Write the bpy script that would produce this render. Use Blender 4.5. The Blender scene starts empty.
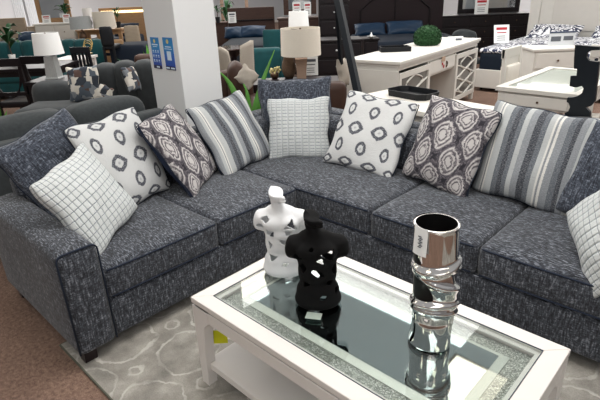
import bpy, bmesh, math, random
import numpy as np
from mathutils import Vector, Matrix
R = math.radians
PI = math.pi
rnd = random.Random(7)
scene = bpy.context.scene
col = scene.collection

# ------------------------------------------------------------------ camera
FPX = 489.573
CAM = Vector((0.88837, -1.21753, 1.60124))
FW = Vector((-0.64030926, 0.65788832, -0.39646817))
RT = Vector((0.72678775, 0.68594129, -0.03555435))
UP = Vector((-0.24856309, 0.31091399, 0.91735973))
def ray(x, y): return FW + RT * ((x - 300) / FPX) - UP * ((y - 200) / FPX)
def PX(x, y, t): return CAM + ray(x, y) * t
def U(x, y, z):
    d = ray(x, y); return CAM + d * ((z - CAM.z) / d.z)
def UA(x, y, ax, v):
    d = ray(x, y); return CAM + d * ((v - CAM[ax]) / d[ax])
cd = bpy.data.cameras.new('camera'); co = bpy.data.objects.new('camera', cd); col.objects.link(co)
m = Matrix((RT, UP, -FW)).transposed().to_4x4(); m.translation = CAM
co.matrix_world = m
cd.sensor_width = 36; cd.lens = 36 * FPX / 600; cd.clip_end = 200; cd.clip_start = .02
scene.camera = co

# ------------------------------------------------------------------ materials
class Ex:
    def __init__(s, nt, v): s.nt, s.v = nt, v
    def _op(s, op, *o):
        n = s.nt.nodes.new('ShaderNodeMath'); n.operation = op
        for i, a in enumerate((s,) + o):
            a = a.v if isinstance(a, Ex) else a
            if isinstance(a, (int, float)): n.inputs[i].default_value = a
            else: s.nt.links.new(a, n.inputs[i])
        return Ex(s.nt, n.outputs[0])
    def __add__(s, o): return s._op('ADD', o)
    def __sub__(s, o): return s._op('SUBTRACT', o)
    def __mul__(s, o): return s._op('MULTIPLY', o)
    def __truediv__(s, o): return s._op('DIVIDE', o)
    def abs(s): return s._op('ABSOLUTE')
    def sin(s): return s._op('SINE')
    def floor(s): return s._op('FLOOR')
    def frac(s): return s._op('FRACT')
    def sqrt(s): return s._op('SQRT')
    def mod2(s): return s._op('FLOORED_MODULO', 2.0)
    def min(s, o): return s._op('MINIMUM', o)
    def max(s, o): return s._op('MAXIMUM', o)
    def step(s, a, b):
        n = s.nt.nodes.new('ShaderNodeMapRange'); n.interpolation_type = 'SMOOTHSTEP'
        s.nt.links.new(s.v, n.inputs[0]); n.inputs[1].default_value = a; n.inputs[2].default_value = b
        return Ex(s.nt, n.outputs[0])

def new_mat(name):
    m = bpy.data.materials.new(name); m.use_nodes = True
    nt = m.node_tree; b = nt.nodes['Principled BSDF']
    return m, nt, b
def hexc(c):
    if isinstance(c, str):
        c = [int(c[i:i+2], 16) / 255 for i in (0, 2, 4)]
        c = [(v / 12.92 if v <= .04045 else ((v + .055) / 1.055) ** 2.4) for v in c]
    return (*c[:3], 1)
def coords(nt, kind='Object'):
    n = nt.nodes.new('ShaderNodeTexCoord'); return n.outputs[kind]
def mapping(nt, v, scale=(1, 1, 1), rot=(0, 0, 0)):
    n = nt.nodes.new('ShaderNodeMapping'); nt.links.new(v, n.inputs[0])
    n.inputs['Scale'].default_value = scale; n.inputs['Rotation'].default_value = rot; return n.outputs[0]
def noise(nt, v, scale=5, detail=3, rough=.5, dist=0):
    n = nt.nodes.new('ShaderNodeTexNoise'); nt.links.new(v, n.inputs['Vector'])
    n.inputs['Scale'].default_value = scale; n.inputs['Detail'].default_value = detail
    n.inputs['Roughness'].default_value = rough; n.inputs['Distortion'].default_value = dist
    return Ex(nt, n.outputs['Fac'])
def ramp(nt, f, stops, interp='LINEAR'):
    n = nt.nodes.new('ShaderNodeValToRGB'); nt.links.new(f.v, n.inputs[0]); cr = n.color_ramp; cr.interpolation = interp
    while len(cr.elements) < len(stops): cr.elements.new(.5)
    for e, (p, c) in zip(cr.elements, stops): e.position = p; e.color = hexc(c)
    return n.outputs[0]
def mixc(nt, f, a, b):
    n = nt.nodes.new('ShaderNodeMix'); n.data_type = 'RGBA'
    if isinstance(f, Ex): nt.links.new(f.v, n.inputs[0])
    else: n.inputs[0].default_value = f
    for s, i in ((a, 6), (b, 7)):
        if isinstance(s, (str, tuple, list)): n.inputs[i].default_value = hexc(s)
        else: nt.links.new(s, n.inputs[i])
    return n.outputs[2]
def bump(nt, b, f, strength=.3, dist=.003):
    n = nt.nodes.new('ShaderNodeBump'); n.inputs['Strength'].default_value = strength; n.inputs['Distance'].default_value = dist
    nt.links.new(f.v, n.inputs['Height']); nt.links.new(n.outputs[0], b.inputs['Normal'])
def sep(nt, v):
    n = nt.nodes.new('ShaderNodeSeparateXYZ'); nt.links.new(v, n.inputs[0])
    return [Ex(nt, n.outputs[i]) for i in range(3)]

def mat(name, c, rough=.6, metal=0, var=.12, scale=12, stretch=(1, 1, 1), bmp=.0, coat=0, sheen=0):
    """plain surface with a faint procedural tone variation"""
    m, nt, b = new_mat(name)
    f = noise(nt, mapping(nt, coords(nt), stretch), scale, 3)
    h = hexc(c); lo = tuple(v * (1 - var) for v in h[:3]); hi = tuple(min(1, v * (1 + var)) for v in h[:3])
    nt.links.new(mixc(nt, f, lo, hi), b.inputs['Base Color'])
    b.inputs['Roughness'].default_value = rough; b.inputs['Metallic'].default_value = metal
    b.inputs['Specular IOR Level'].default_value = .25 if rough > .3 else .5
    b.inputs['Coat Weight'].default_value = coat; b.inputs['Sheen Weight'].default_value = sheen
    if bmp: bump(nt, b, f, bmp)
    return m
def emis(name, c, s):
    m, nt, b = new_mat(name); b.inputs['Base Color'].default_value = hexc(c)
    b.inputs['Emission Color'].default_value = hexc(c); b.inputs['Emission Strength'].default_value = s
    return m

def tweed(name, dark, mid, mid2, light):
    m, nt, b = new_mat(name); v = coords(nt)
    g = nt.nodes.new('ShaderNodeNewGeometry'); nx, ny, nz = sep(nt, g.outputs['Normal'])
    a = noise(nt, mapping(nt, v, (150, 150, 28)), 1, 4, .7)          # threads on upright faces
    c_ = noise(nt, mapping(nt, v, (45, 45, 170)), 1, 3, .6)
    h1 = noise(nt, mapping(nt, v, (42, 170, 90)), 1, 4, .7)
    up = nz.abs().step(.5, .85)
    vert = a * .62 + c_ * .38
    f = vert + (h1 - vert) * up
    big = noise(nt, v, 9, 2)
    f2 = f + (big - .5) * .06
    nt.links.new(ramp(nt, f2, [(.37, dark), (.46, mid), (.54, mid2), (.65, light)]), b.inputs['Base Color'])
    b.inputs['Roughness'].default_value = .95; b.inputs['Sheen Weight'].default_value = .15
    bump(nt, b, f, .5, .003)
    return m

def uvx(nt): return sep(nt, coords(nt, 'UV'))
def pil_grid(name, nu=15, nv=15, horiz=False):
    m, nt, b = new_mat(name); u, v, _ = uvx(nt)
    uvv = coords(nt, 'UV'); n1 = noise(nt, mapping(nt, uvv, (30, 30, 1)), 1, 3); n2 = noise(nt, mapping(nt, uvv, (140, 40, 1)), 1, 2)
    u2 = u + (n1 - .5) * .012; v2 = v + (n1 - .5) * .012
    lu = ((u2 * nu).frac() - .5).abs(); lv = ((v2 * nv).frac() - .5).abs()
    if horiz:
        lv2 = ((v2 * (nv * 2)).frac() - .5).abs().step(.30, .48)
        line = (lu.step(.36, .5) * .35).max(lv2 * (n2.step(.35, .65) * .55 + .35) * (lu * -1 + .5).step(.02, .2))
    else:
        line = (lu.step(.42, .47) * (n2 * .8 + .1)).max(lv.step(.44, .49) * .95)
    nt.links.new(ramp(nt, line + (n2 - .5) * .12, [(0, 'CDD0D0'), (.25, 'BFC4C6'), (.6, '909AA1'), (1, '626C77')]), b.inputs['Base Color'])
    b.inputs['Roughness'].default_value = .95
    bump(nt, b, (lu.step(.5, .25) + n2 * .6) - line, .7, .006)
    return m
def pil_diamond(name):
    m, nt, b = new_mat(name); u, v, _ = uvx(nt); uvv = coords(nt, 'UV')
    n1 = noise(nt, mapping(nt, uvv, (22, 22, 1)), 1, 4, .7); n2 = noise(nt, mapping(nt, uvv, (90, 90, 1)), 1, 2)
    uu = (u + (n1 - .5) * .03) * 3.5 + .2; vv = (v + (n1 - .5) * .03) * 4.8 + .1
    row = vv.floor(); x = (uu + row.mod2() * .5); cx = x.floor()
    fx = (x.frac() - .5).abs(); fy = (vv.frac() - .5).abs()
    alt = row.mod2()                                                 # rows of diamonds and rows of ovals
    dd = fx * .85 + fy * .80
    oo = ((fx * fx) * 2.4 + (fy * fy) * .75).sqrt() * 1.0 + fx * .15
    sq = (fx * 1.1).max(fy * 1.0) * 1.1
    d = oo * alt + (sq * .30 + dd * .72) * (alt * -1 + 1)
    ring = d.step(.17, .21) * (d.step(.32, .37) * -1 + 1)
    ring2 = ring * (n2.step(.3, .55) * .5 + .5)
    dot = (d.step(.03, .09) * -1 + 1) * .35
    nt.links.new(ramp(nt, ring2.max(dot) + (n1 - .5) * .18, [(0, 'C9CACA'), (.22, 'B8BABA'), (.55, '83858A'), (.95, '4A4C55')]), b.inputs['Base Color'])
    b.inputs['Roughness'].default_value = .95; bump(nt, b, n1 + n2 * .6 - ring * .6, .6, .006)
    return m
def pil_ikat(name):
    m, nt, b = new_mat(name); u, v, _ = uvx(nt); uvv = coords(nt, 'UV')
    n1 = noise(nt, mapping(nt, uvv, (26, 26, 1)), 1, 4, .75); n2 = noise(nt, mapping(nt, uvv, (120, 60, 1)), 1, 2)
    n0 = noise(nt, mapping(nt, uvv, (7, 7, 1)), 1, 3); uu = (u + (n1 - .5) * .07 + (n0 - .5) * .08) * 2.9 + .1; vv = (v + (n1 - .5) * .07 + (n0 - .5) * .06) * 2.3 + .15
    def lobe(x, y, k):
        fx = (x.frac() - .5).abs() * 2; fy = (y.frac() - .5).abs() * 2
        # ogee: a diamond whose sides swell with a sine
        return (fx * fx + fy * fy).sqrt() * .75 + (fx + fy) * .30 + k
    d1 = lobe(uu, vv, 0); d2 = lobe(uu + .5, vv + .5, 0)
    d = d1.min(d2)
    w = ((d * 27.0).sin() * .5 + .5)
    core = (d.step(.22, .3) * -1 + 1)
    edge = d.step(.76, .84)
    f = w * .55 + (n1 - .5) * .9 + (n2 - .5) * .35
    f = f * (core * -1 + 1) + core * .04 + edge * .5 + .10
    nt.links.new(ramp(nt, f, [(0, 'CDCAC8'), (.25, 'A9A4A3'), (.48, '777276'), (.7, '47434A'), (1, '26242B')]), b.inputs['Base Color'])
    b.inputs['Roughness'].default_value = .95; bump(nt, b, n1, .6, .006)
    return m
def pil_stripe(name):
    m, nt, b = new_mat(name); u, v, _ = uvx(nt); uvv = coords(nt, 'UV')
    n1 = noise(nt, mapping(nt, uvv, (18, 150, 1)), 1, 3, .7); n2 = noise(nt, mapping(nt, uvv, (60, 220, 1)), 1, 2)
    k = (u + (n1 - .5) * .012)
    L, M_, D, K, W = 'B4B7B7', '868A8F', '585D65', '2C303A', 'DCDAD4'
    st = [(0, M_), (.07, L), (.12, W), (.135, M_), (.15, W), (.17, L), (.25, D), (.30, K), (.34, D), (.38, L), (.42, M_), (.47, K), (.52, D),
          (.56, L), (.60, W), (.615, M_), (.63, W), (.65, M_), (.71, D), (.76, K), (.80, M_), (.86, L), (.90, W), (.915, D), (.93, L), (1, M_)]
    base = ramp(nt, k, st, 'CONSTANT')
    c = mixc(nt, n2.step(.4, .75) * .38, base, 'C8CACC')
    c = mixc(nt, (n1.step(.55, .75)) * .35, c, '3E4554')
    nt.links.new(c, b.inputs['Base Color'])
    b.inputs['Roughness'].default_value = .95; bump(nt, b, n1 + n2, .5, .004)
    return m

MT = {}
MT['tweed'] = tweed('navy tweed', '0C0E12', '292C34', '42464E', '8B8F98')
MT['tweed_pillow'] = tweed('navy tweed pillow', '10131A', '2E333E', '484E5A', '868C98')
MT['piping'] = mat('navy piping', '232A38', .9)
MT['pipe_dark'] = mat('charcoal piping', '2A303C', .9)
MT['navyback'] = mat('navy backing', '20293D', .95, bmp=.3, scale=90)
MT['grid'] = pil_grid('windowpane weave'); MT['gridh'] = pil_grid('ribbed dash weave', 11, 10, True)
MT['diamond'] = pil_diamond('diamond print'); MT['ikat'] = pil_ikat('ogee print'); MT['stripe'] = pil_stripe('striped weave')
MT['white'] = mat('white lacquer', 'D9D4D0', .35, var=.02, coat=.2)
MT['white2'] = mat('aged white paint', 'D2CFC9', .4, var=.04)
MT['cream'] = mat('cream paint', 'E4DFD6', .45, var=.03)
MT['darkwood'] = mat('espresso wood', '21171A', .35, var=.35, scale=6, stretch=(1, 1, 12))
MT['espresso2'] = mat('dark espresso', '161114', .4, var=.3, scale=6, stretch=(1, 8, 8))
MT['walnut'] = mat('walnut', '46332D', .5, var=.35, scale=5, stretch=(2, 2, 20))
MT['tan'] = mat('tan oak', '9A7B5B', .55, var=.25, scale=5, stretch=(2, 2, 16))
MT['tan2'] = mat('pale oak', 'A39482', .6, var=.2, scale=5, stretch=(2, 2, 16))
MT['black'] = mat('black paint', '14161A', .45)
MT['blackmatte'] = mat('matte black resin', '060607', .9, var=.2, scale=60, bmp=.15)
MT['whitematte'] = mat('matte white resin', 'DCDDDF', .7, var=.03, scale=60)
MT['gunmetal'] = mat('gunmetal', '14191F', .45, .3)
MT['charcoal'] = mat('charcoal chenille', '3C4042', .95, var=.3, scale=45, bmp=.4, sheen=.08)
MT['charcoal2'] = mat('charcoal velvet', '36393B', .9, var=.3, scale=14, bmp=.2, sheen=.12)
MT['teal'] = mat('teal velvet', '0C4347', .7, var=.35, scale=8, sheen=.1)
MT['navy'] = mat('navy bedding', '101B29', .75, var=.3, scale=7, bmp=.3)
MT['navysat'] = mat('navy satin', '122C45', .45, var=.3, scale=9, bmp=.2)
MT['darkbed'] = mat('dark bedding', '22282F', .85, var=.3, scale=8)
MT['brownlea'] = mat('brown leather', '402C24', .5, var=.25, scale=14, bmp=.3)
MT['beige'] = mat('beige linen', '9E968C', .9, var=.08, scale=60)
MT['shade'] = mat('linen shade', 'DAD2C5', .9, var=.05, scale=80)
MT['shadew'] = mat('white shade', 'ECECEB', .9, var=.03, scale=80)
MT['shadeg'] = mat('flecked grey shade', 'A9ACAD', .9, var=.35, scale=120)
MT['silver'] = mat('hammered silver', 'B9BBBB', .35, .5, var=.25, scale=120, bmp=.4)
MT['lampwood'] = mat('limed wood', '9C8474', .6, var=.2, scale=6, stretch=(3, 3, 14))
MT['leaf'] = mat('leaf green', '4A8030', .45, var=.35, scale=6)
MT['leafd'] = mat('dark leaf', '27502E', .45, var=.35, scale=9)
MT['hedge'] = mat('boxwood', '1D4020', .7, var=.5, scale=40)
MT['gold'] = mat('gold metal', 'C0A365', .3, .9)
MT['bronze'] = mat('bronze metal', '5E4A3C', .4, .8)
MT['woven'] = mat('woven rattan', '5D4B3D', .9, var=.45, scale=70, bmp=.6)
MT['paper'] = mat('white card', 'EEF0F0', .6, var=.02)
MT['clear'] = mat('pale acrylic', 'CFD3D8', .2, var=.05)
MT['red'] = mat('red print', 'B3303A', .6)
MT['ink'] = mat('grey print', '5A5E66', .6)
MT['yellow'] = mat('yellow tag', 'C9C822', .6)
MT['pot'] = mat('white pot', 'E8E8E6', .4); MT['potd'] = mat('dark pot', '1B1D20', .5)
MT['soil'] = mat('soil', '2B211A', .95)
MT['ceil'] = mat('ceiling with fill glow', 'C9CACA', .9, var=.03)
_b = MT['ceil'].node_tree.nodes['Principled BSDF']; _b.inputs['Emission Color'].default_value = (.9, .96, 1, 1); _b.inputs['Emission Strength'].default_value = .33  # whole ceiling given a mild glow, added as soft fill and brighter reflection
MT['wall'] = mat('grey wall', 'C4C6CA', .9, var=.03, scale=2)
MT['pillar'] = mat('pillar paint', 'DEDFE0', .75, var=.02, scale=3)
MT['curtain'] = mat('white curtain', 'DCDFE3', .9, var=.1, scale=20, stretch=(8, 8, .2))
MT['screw'] = mat('black knob', '17181A', .4)

# carpet
m, nt, b = new_mat('brown carpet'); v = coords(nt)
n1 = noise(nt, v, 260, 3, .7); n2 = noise(nt, v, 3, 3); n3 = noise(nt, mapping(nt, v, (1, 1, 1)), 60, 3)
nt.links.new(ramp(nt, n1 * .6 + n3 * .3 + n2 * .1, [(.36, '43322A'), (.5, '775E51'), (.62, 'A08575')]), b.inputs['Base Color'])
b.inputs['Roughness'].default_value = 1; bump(nt, b, n1, .6, .006); MT['carpet'] = m
# rug : worn trellis
m, nt, b = new_mat('trellis rug'); v = coords(nt); x, y, z = sep(nt, v)
n1 = noise(nt, v, 6, 4, .6); n2 = noise(nt, v, 180, 2); n3 = noise(nt, v, 14, 3)
ca, sa = math.cos(.5), math.sin(.5)
wx = x + (n1 - .5) * .10; wy = y + (n3 - .5) * .09
xx = (wx * ca + wy * sa) * 2.9; yy = (wy * ca - wx * sa) * 2.9
def ringf(ax, ay, r, w, k=0):
    fx = ax.frac() - .5; fy = ay.frac() - .5
    d = (fx * fx + fy * fy).sqrt()
    return ((d - r).abs().step(w * .35, w) * -1 + 1)
r1 = ringf(xx, yy, .43, .028); r2 = ringf(xx + .5, yy + .5, .10, .03)
lx = ((xx.frac() - .5).abs() - .0).step(.012, .04) * -1 + 1
f = r1.max(r2)
shade = n1 * .55 + n3 * .25 + n2 * .2
base = ramp(nt, shade, [(.32, '6B6863'), (.5, '8E8A83'), (.66, 'ADA9A1')])
nt.links.new(mixc(nt, f * (n3.step(.3, .65) * .5 + .12), base, 'C6C3BC'), b.inputs['Base Color'])
b.inputs['Roughness'].default_value = .95; bump(nt, b, n2 + f, .35, .004); MT['rug'] = m
# glass
m, nt, b = new_mat('clear glass'); nt.nodes.remove(b)
tr = nt.nodes.new('ShaderNodeBsdfTransparent'); gl = nt.nodes.new('ShaderNodeBsdfGlossy'); mx = nt.nodes.new('ShaderNodeMixShader')
lw = nt.nodes.new('ShaderNodeLayerWeight'); lw.inputs['Blend'].default_value = .5; fr = Ex(nt, lw.outputs['Facing'])._op('POWER', 3.0) * .55 + .05
tr.inputs[0].default_value = (.95, .975, .965, 1); gl.inputs['Roughness'].default_value = .01
nt.links.new(fr.v, mx.inputs[0]); nt.links.new(tr.outputs[0], mx.inputs[1]); nt.links.new(gl.outputs[0], mx.inputs[2])
nt.links.new(mx.outputs[0], nt.nodes['Material Output'].inputs[0]); MT['glass'] = m
# grey tinted mirror
m, nt, b = new_mat('smoked mirror'); n = noise(nt, coords(nt), 3, 2)
nt.links.new(mixc(nt, n, 'A4AFB1', 'AEB9BB'), b.inputs['Base Color']); b.inputs['Metallic'].default_value = 1; b.inputs['Roughness'].default_value = .02
MT['mirrorg'] = m
m, nt, b = new_mat('mirror'); n = noise(nt, coords(nt), 3, 2)
nt.links.new(mixc(nt, n, 'B9BEC2', 'C9CED2'), b.inputs['Base Color']); b.inputs['Metallic'].default_value = 1; b.inputs['Roughness'].default_value = .06
MT['mirror'] = m
# crushed mirror mosaic
m, nt, b = new_mat('crushed mirror'); vo = nt.nodes.new('ShaderNodeTexVoronoi'); vo.inputs['Scale'].default_value = 330
nt.links.new(coords(nt), vo.inputs['Vector']); sx, sy, sz = sep(nt, vo.outputs['Color'])
nt.links.new(ramp(nt, sx, [(.05, '5C5E5B'), (.4, '8A8C86'), (.75, 'A9AAA3'), (.97, 'E6E6E2')]), b.inputs['Base Color'])
b.inputs['Metallic'].default_value = .35; b.inputs['Roughness'].default_value = .3; bump(nt, b, sx, .8, .004); MT['crush'] = m
# chrome
m, nt, b = new_mat('chrome'); n = noise(nt, coords(nt), 14, 2)
nt.links.new(mixc(nt, n, 'C9C6C4', 'DCDAD8'), b.inputs['Base Color']); b.inputs['Metallic'].default_value = 1; b.inputs['Roughness'].default_value = .05
MT['chrome'] = m
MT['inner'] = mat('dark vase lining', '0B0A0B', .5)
# paisley bed cover / lattice / geo cushion / blue poster
def spot(name, bg, fg, scale, thr=.5):
    m, nt, b = new_mat(name); v = coords(nt); n = noise(nt, v, scale, 2, .5, 1.8)
    w = ((n * 22).sin()).abs()
    nt.links.new(mixc(nt, w.step(thr, thr + .2), bg, fg), b.inputs['Base Color']); b.inputs['Roughness'].default_value = .9
    return m
MT['paisley'] = spot('navy and white cover', 'E9EAEE', '30364F', 3.4, .62)
MT['lattice'] = spot('black and white lattice', 'E2E3E4', '1E1F22', 7, .45)
m, nt, b = new_mat('angular print'); vo = nt.nodes.new('ShaderNodeTexVoronoi'); vo.inputs['Scale'].default_value = 15; vo.distance = 'CHEBYCHEV'
nt.links.new(coords(nt), vo.inputs['Vector']); sx, sy, sz = sep(nt, vo.outputs['Color'])
nt.links.new(ramp(nt, sx, [(0, 'C9C4BA'), (.22, '2C323C'), (.42, '777C82'), (.6, '54403A'), (.72, 'CFCBC3'), (.84, '4A535E')], 'CONSTANT'), b.inputs['Base Color'])
b.inputs['Roughness'].default_value = .9; MT['angular'] = m
m, nt, b = new_mat('blue poster print'); u, v, _ = sep(nt, coords(nt, 'Generated'))
n = noise(nt, coords(nt), 20, 2)
nt.links.new(ramp(nt, _ + (n - .5) * .1, [(0, '1B2A66'), (.12, '2B4FA8'), (.45, '2F6CC4'), (.7, '2C8CC8'), (1, '2E7FC0')]), b.inputs['Base Color'])
b.inputs['Roughness'].default_value = .3; MT['poster'] = m
MT['posterdark'] = mat('navy print', '141E48', .3)
MT['postertx'] = mat('white print', 'D4E4F2', .4)
MT['postergold'] = mat('gold print', 'D3C58A', .4)

# ------------------------------------------------------------------ mesh helpers
def newbm(): return bmesh.new()
def box(bm, x0, x1, y0, y1, z0, z1, bev=0, mtx=None):
    r = bmesh.ops.create_cube(bm, size=1)
    vs = r['verts']
    bmesh.ops.scale(bm, vec=(abs(x1-x0), abs(y1-y0), abs(z1-z0)), verts=vs)
    bmesh.ops.translate(bm, vec=((x0+x1)/2, (y0+y1)/2, (z0+z1)/2), verts=vs)
    if bev:
        es = list({e for v in vs for e in v.link_edges})
        r = bmesh.ops.bevel(bm, geom=es, offset=bev, segments=2, affect='EDGES', profile=.6)
        vs = list({v for f in r['faces'] for v in f.verts} | {v for v in vs if v.is_valid})
    if mtx is not None: bmesh.ops.transform(bm, matrix=mtx, verts=vs)
    return vs
def obj(name, bm, m, parent=None, smooth=False, loc=None, rot=None):
    me = bpy.data.meshes.new(name)
    bmesh.ops.recalc_face_normals(bm, faces=bm.faces[:])
    bm.to_mesh(me); bm.free()
    o = bpy.data.objects.new(name, me); col.objects.link(o)
    me.materials.append(MT[m] if isinstance(m, str) else m)
    if smooth:
        me.polygons.foreach_set('use_smooth', [True] * len(me.polygons))
        if smooth == 'auto': me.set_sharp_from_angle(angle=R(40))
    if parent is not None: o.parent = parent
    if loc is not None: o.location = loc
    if rot is not None: o.rotation_euler = rot
    return o
def tag(o, label, cat, group=None, kind=None):
    o['label'] = label; o['category'] = cat
    if group: o['group'] = group
    if kind: o['kind'] = kind
    return o
def thing(name, label, cat, loc=(0, 0, 0), rz=0, group=None):
    o = bpy.data.objects.new(name, None); col.objects.link(o); o.empty_display_size = .05
    o.location = loc; o.rotation_euler = (0, 0, rz)
    return tag(o, label, cat, group)
def struct(name, bm, m, **k):
    o = obj(name, bm, m, **k); o['kind'] = 'structure'; return o
def bar(bm, a, b_, r, r2=None, seg=10):
    a = Vector(a); b_ = Vector(b_); d = b_ - a
    q = Vector((0, 0, 1)).rotation_difference(d.normalized())
    mt = Matrix.Translation((a + b_) / 2) @ q.to_matrix().to_4x4()
    bmesh.ops.create_cone(bm, cap_ends=True, segments=seg, radius1=r, radius2=r if r2 is None else r2, depth=d.length, matrix=mt)
def sqbar(bm, a, b_, w, h=None, w2=None):
    """square-section bar, optionally tapering"""
    a = Vector(a); b_ = Vector(b_); d = (b_ - a).normalized(); h = h or w; w2 = w2 or w
    ref = Vector((1, 0, 0)) if abs(d.x) < .9 else Vector((0, 1, 0))
    s = d.cross(ref).normalized(); u = s.cross(d).normalized()
    vs = []
    for p, k in ((a, 1), (b_, w2 / w)):
        for i, j in ((-1, -1), (1, -1), (1, 1), (-1, 1)): vs.append(bm.verts.new(p + u * (i * w / 2 * k) + s * (j * h / 2 * k)))
    for f in ((3, 2, 1, 0), (4, 5, 6, 7), (0, 1, 5, 4), (1, 2, 6, 5), (2, 3, 7, 6), (3, 0, 4, 7)): bm.faces.new([vs[i] for i in f])
def tube(bm, pts, r, seg=6, closed=False):
    pts = [Vector(p) for p in pts]; n = len(pts); rings = []
    for i, p in enumerate(pts):
        if closed: d = pts[(i + 1) % n] - pts[i - 1]
        else: d = pts[min(i + 1, n - 1)] - pts[max(i - 1, 0)]
        d.normalize(); ref = Vector((0, 0, 1)) if abs(d.z) < .9 else Vector((1, 0, 0))
        s = d.cross(ref).normalized(); u = s.cross(d)
        rr = r[i] if isinstance(r, (list, tuple)) else r
        rings.append([bm.verts.new(p + (s * math.cos(2 * PI * k / seg) + u * math.sin(2 * PI * k / seg)) * rr) for k in range(seg)])
    for i in range(n if closed else n - 1):
        A, B = rings[i], rings[(i + 1) % n]
        for k in range(seg): bm.faces.new((A[k], A[(k + 1) % seg], B[(k + 1) % seg], B[k]))
    if not closed: bm.faces.new(rings[0][::-1]); bm.faces.new(rings[-1])
def lathe(bm, prof, seg=24, cx=0, cy=0, cap=True, sx=1, sy=1):
    rings = []
    for r, z in prof: rings.append([bm.verts.new((cx + sx * r * math.cos(2 * PI * k / seg), cy + sy * r * math.sin(2 * PI * k / seg), z)) for k in range(seg)])
    for A, B in zip(rings, rings[1:]):
        for k in range(seg): bm.faces.new((A[k], A[(k + 1) % seg], B[(k + 1) % seg], B[k]))
    if cap:
        if prof[0][0] > 1e-4: bm.faces.new(rings[0][::-1])
        if prof[-1][0] > 1e-4: bm.faces.new(rings[-1])
def prism(bm, pts, y0, y1):
    """polygon in the x-z plane pushed from y0 to y1"""
    a = [bm.verts.new((p[0], y0, p[1])) for p in pts]; b_ = [bm.verts.new((p[0], y1, p[1])) for p in pts]; n = len(pts)
    bm.faces.new(a); bm.faces.new(b_[::-1])
    for i in range(n): bm.faces.new((a[i], b_[i], b_[(i + 1) % n], a[(i + 1) % n]))
def cush(bm, x0, x1, y0, y1, z0, z1, r=.04, crown=.02, side=.0, n=9, seed=0, mtx=None):
    """soft rounded block with a crowned top and slightly swollen sides"""
    h = Vector((abs(x1-x0)/2, abs(y1-y0)/2, abs(z1-z0)/2)); c = Vector(((x0+x1)/2, (y0+y1)/2, (z0+z1)/2))
    r = min(r, h.x * .95, h.y * .95, h.z * .95)
    def axis(L):
        e = [-L, -L + .15 * r, -L + .45 * r, -L + r]; k = max(2, n)
        return e + [(-L + r) + (2 * (L - r)) * i / k for i in range(1, k)] + [-v for v in e[::-1]]
    AX = [axis(h.x), axis(h.y), axis(h.z)]
    cache = {}
    start = len(bm.verts)
    rr = random.Random(seed); ph = [rr.random() * 6 for _ in range(4)]
    def V(p):
        key = tuple(round(q, 5) for q in p)
        if key in cache: return cache[key]
        inn = Vector([max(-h[i] + r, min(h[i] - r, p[i])) for i in range(3)]); d = (Vector(p) - inn)
        q = inn + (d.normalized() * r if d.length > 1e-9 else d)
        u, v, w = q.x / h.x, q.y / h.y, q.z / h.z
        q.z += crown * (1 - u * u) * (1 - v * v) * (w if w > 0 else w * .3)
        q.x += side * (1 - v * v) * (1 - w * w) * u; q.y += side * (1 - u * u) * (1 - w * w) * v
        q.z += .003 * math.sin(u * 4 + ph[0]) * math.sin(v * 5 + ph[1]) * (1 if w > 0 else 0)
        vv = bm.verts.new(q + c); cache[key] = vv; return vv
    for a in range(3):
        b1, b2 = (a + 1) % 3, (a + 2) % 3
        for s in (-1, 1):
            for i in range(len(AX[b1]) - 1):
                for j in range(len(AX[b2]) - 1):
                    fs = []
                    for (ii, jj) in ((i, j), (i + 1, j), (i + 1, j + 1), (i, j + 1)):
                        p = [0, 0, 0]; p[a] = s * h[a]; p[b1] = AX[b1][ii]; p[b2] = AX[b2][jj]; fs.append(V(p))
                    if s < 0: fs = fs[::-1]
                    try: bm.faces.new(fs)
                    except ValueError: pass
    if mtx is not None: bmesh.ops.transform(bm, matrix=mtx, verts=list(cache.values()))

def pillow_mesh(w, h, t, seed=0, n=26, pinch=.07):
    bm = newbm(); uvl = bm.loops.layers.uv.new('UVMap'); rr = random.Random(seed)
    ph = [rr.uniform(0, 6) for _ in range(6)]
    def P(i, j, s):
        x = -1 + 2 * i / n; z = -1 + 2 * j / n
        # concentrate rows toward the rim
        x = math.sin(x * PI / 2) * .35 + x * .65; z = math.sin(z * PI / 2) * .35 + z * .65; cr = .035 * (abs(x) * abs(z)) ** 8; x *= 1 - cr; z *= 1 - cr
        ex = 1 - pinch * (1 - z * z) * abs(x) ** 1.5; ez = 1 - pinch * (1 - x * x) * abs(z) ** 1.5
        th = ((1 - x * x) * (1 - z * z)); th = max(th, 0) ** .42
        wr = 1 + .07 * math.sin(3.1 * x + 2 * z + ph[0]) + .05 * math.sin(5.3 * z - 3 * x + ph[1]) + .03 * math.sin(9 * x + ph[2]) * math.sin(8 * z + ph[3])
        rim = (max(abs(x), abs(z))) ** 6
        return Vector((x * w / 2 * ex + .006 * rim * math.sin(7 * z + ph[4]), s * t / 2 * th * wr, z * h / 2 * ez + .006 * rim * math.sin(6 * x + ph[5])))
    G = {}
    for s in (-1, 1):
        for i in range(n + 1):
            for j in range(n + 1):
                if s == 1 and (i in (0, n) or j in (0, n)): G[(s, i, j)] = G[(-1, i, j)]
                else: G[(s, i, j)] = bm.verts.new(P(i, j, s))
    for s in (-1, 1):
        for i in range(n):
            for j in range(n):
                ks = [(i, j), (i + 1, j), (i + 1, j + 1), (i, j + 1)]
                if s == 1: ks = ks[::-1]
                f = bm.faces.new([G[(s, a, b_)] for a, b_ in ks]); f.material_index = 0 if s == -1 else 1
                for lp, (a, b_) in zip(f.loops, ks): lp[uvl].uv = (a / n, b_ / n)
    rim = [P(i, 0, 1) for i in range(n)] + [P(n, j, 1) for j in range(n)] + [P(n - i, n, 1) for i in range(n)] + [P(0, n - j, 1) for j in range(n)]
    return bm, rim
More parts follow.
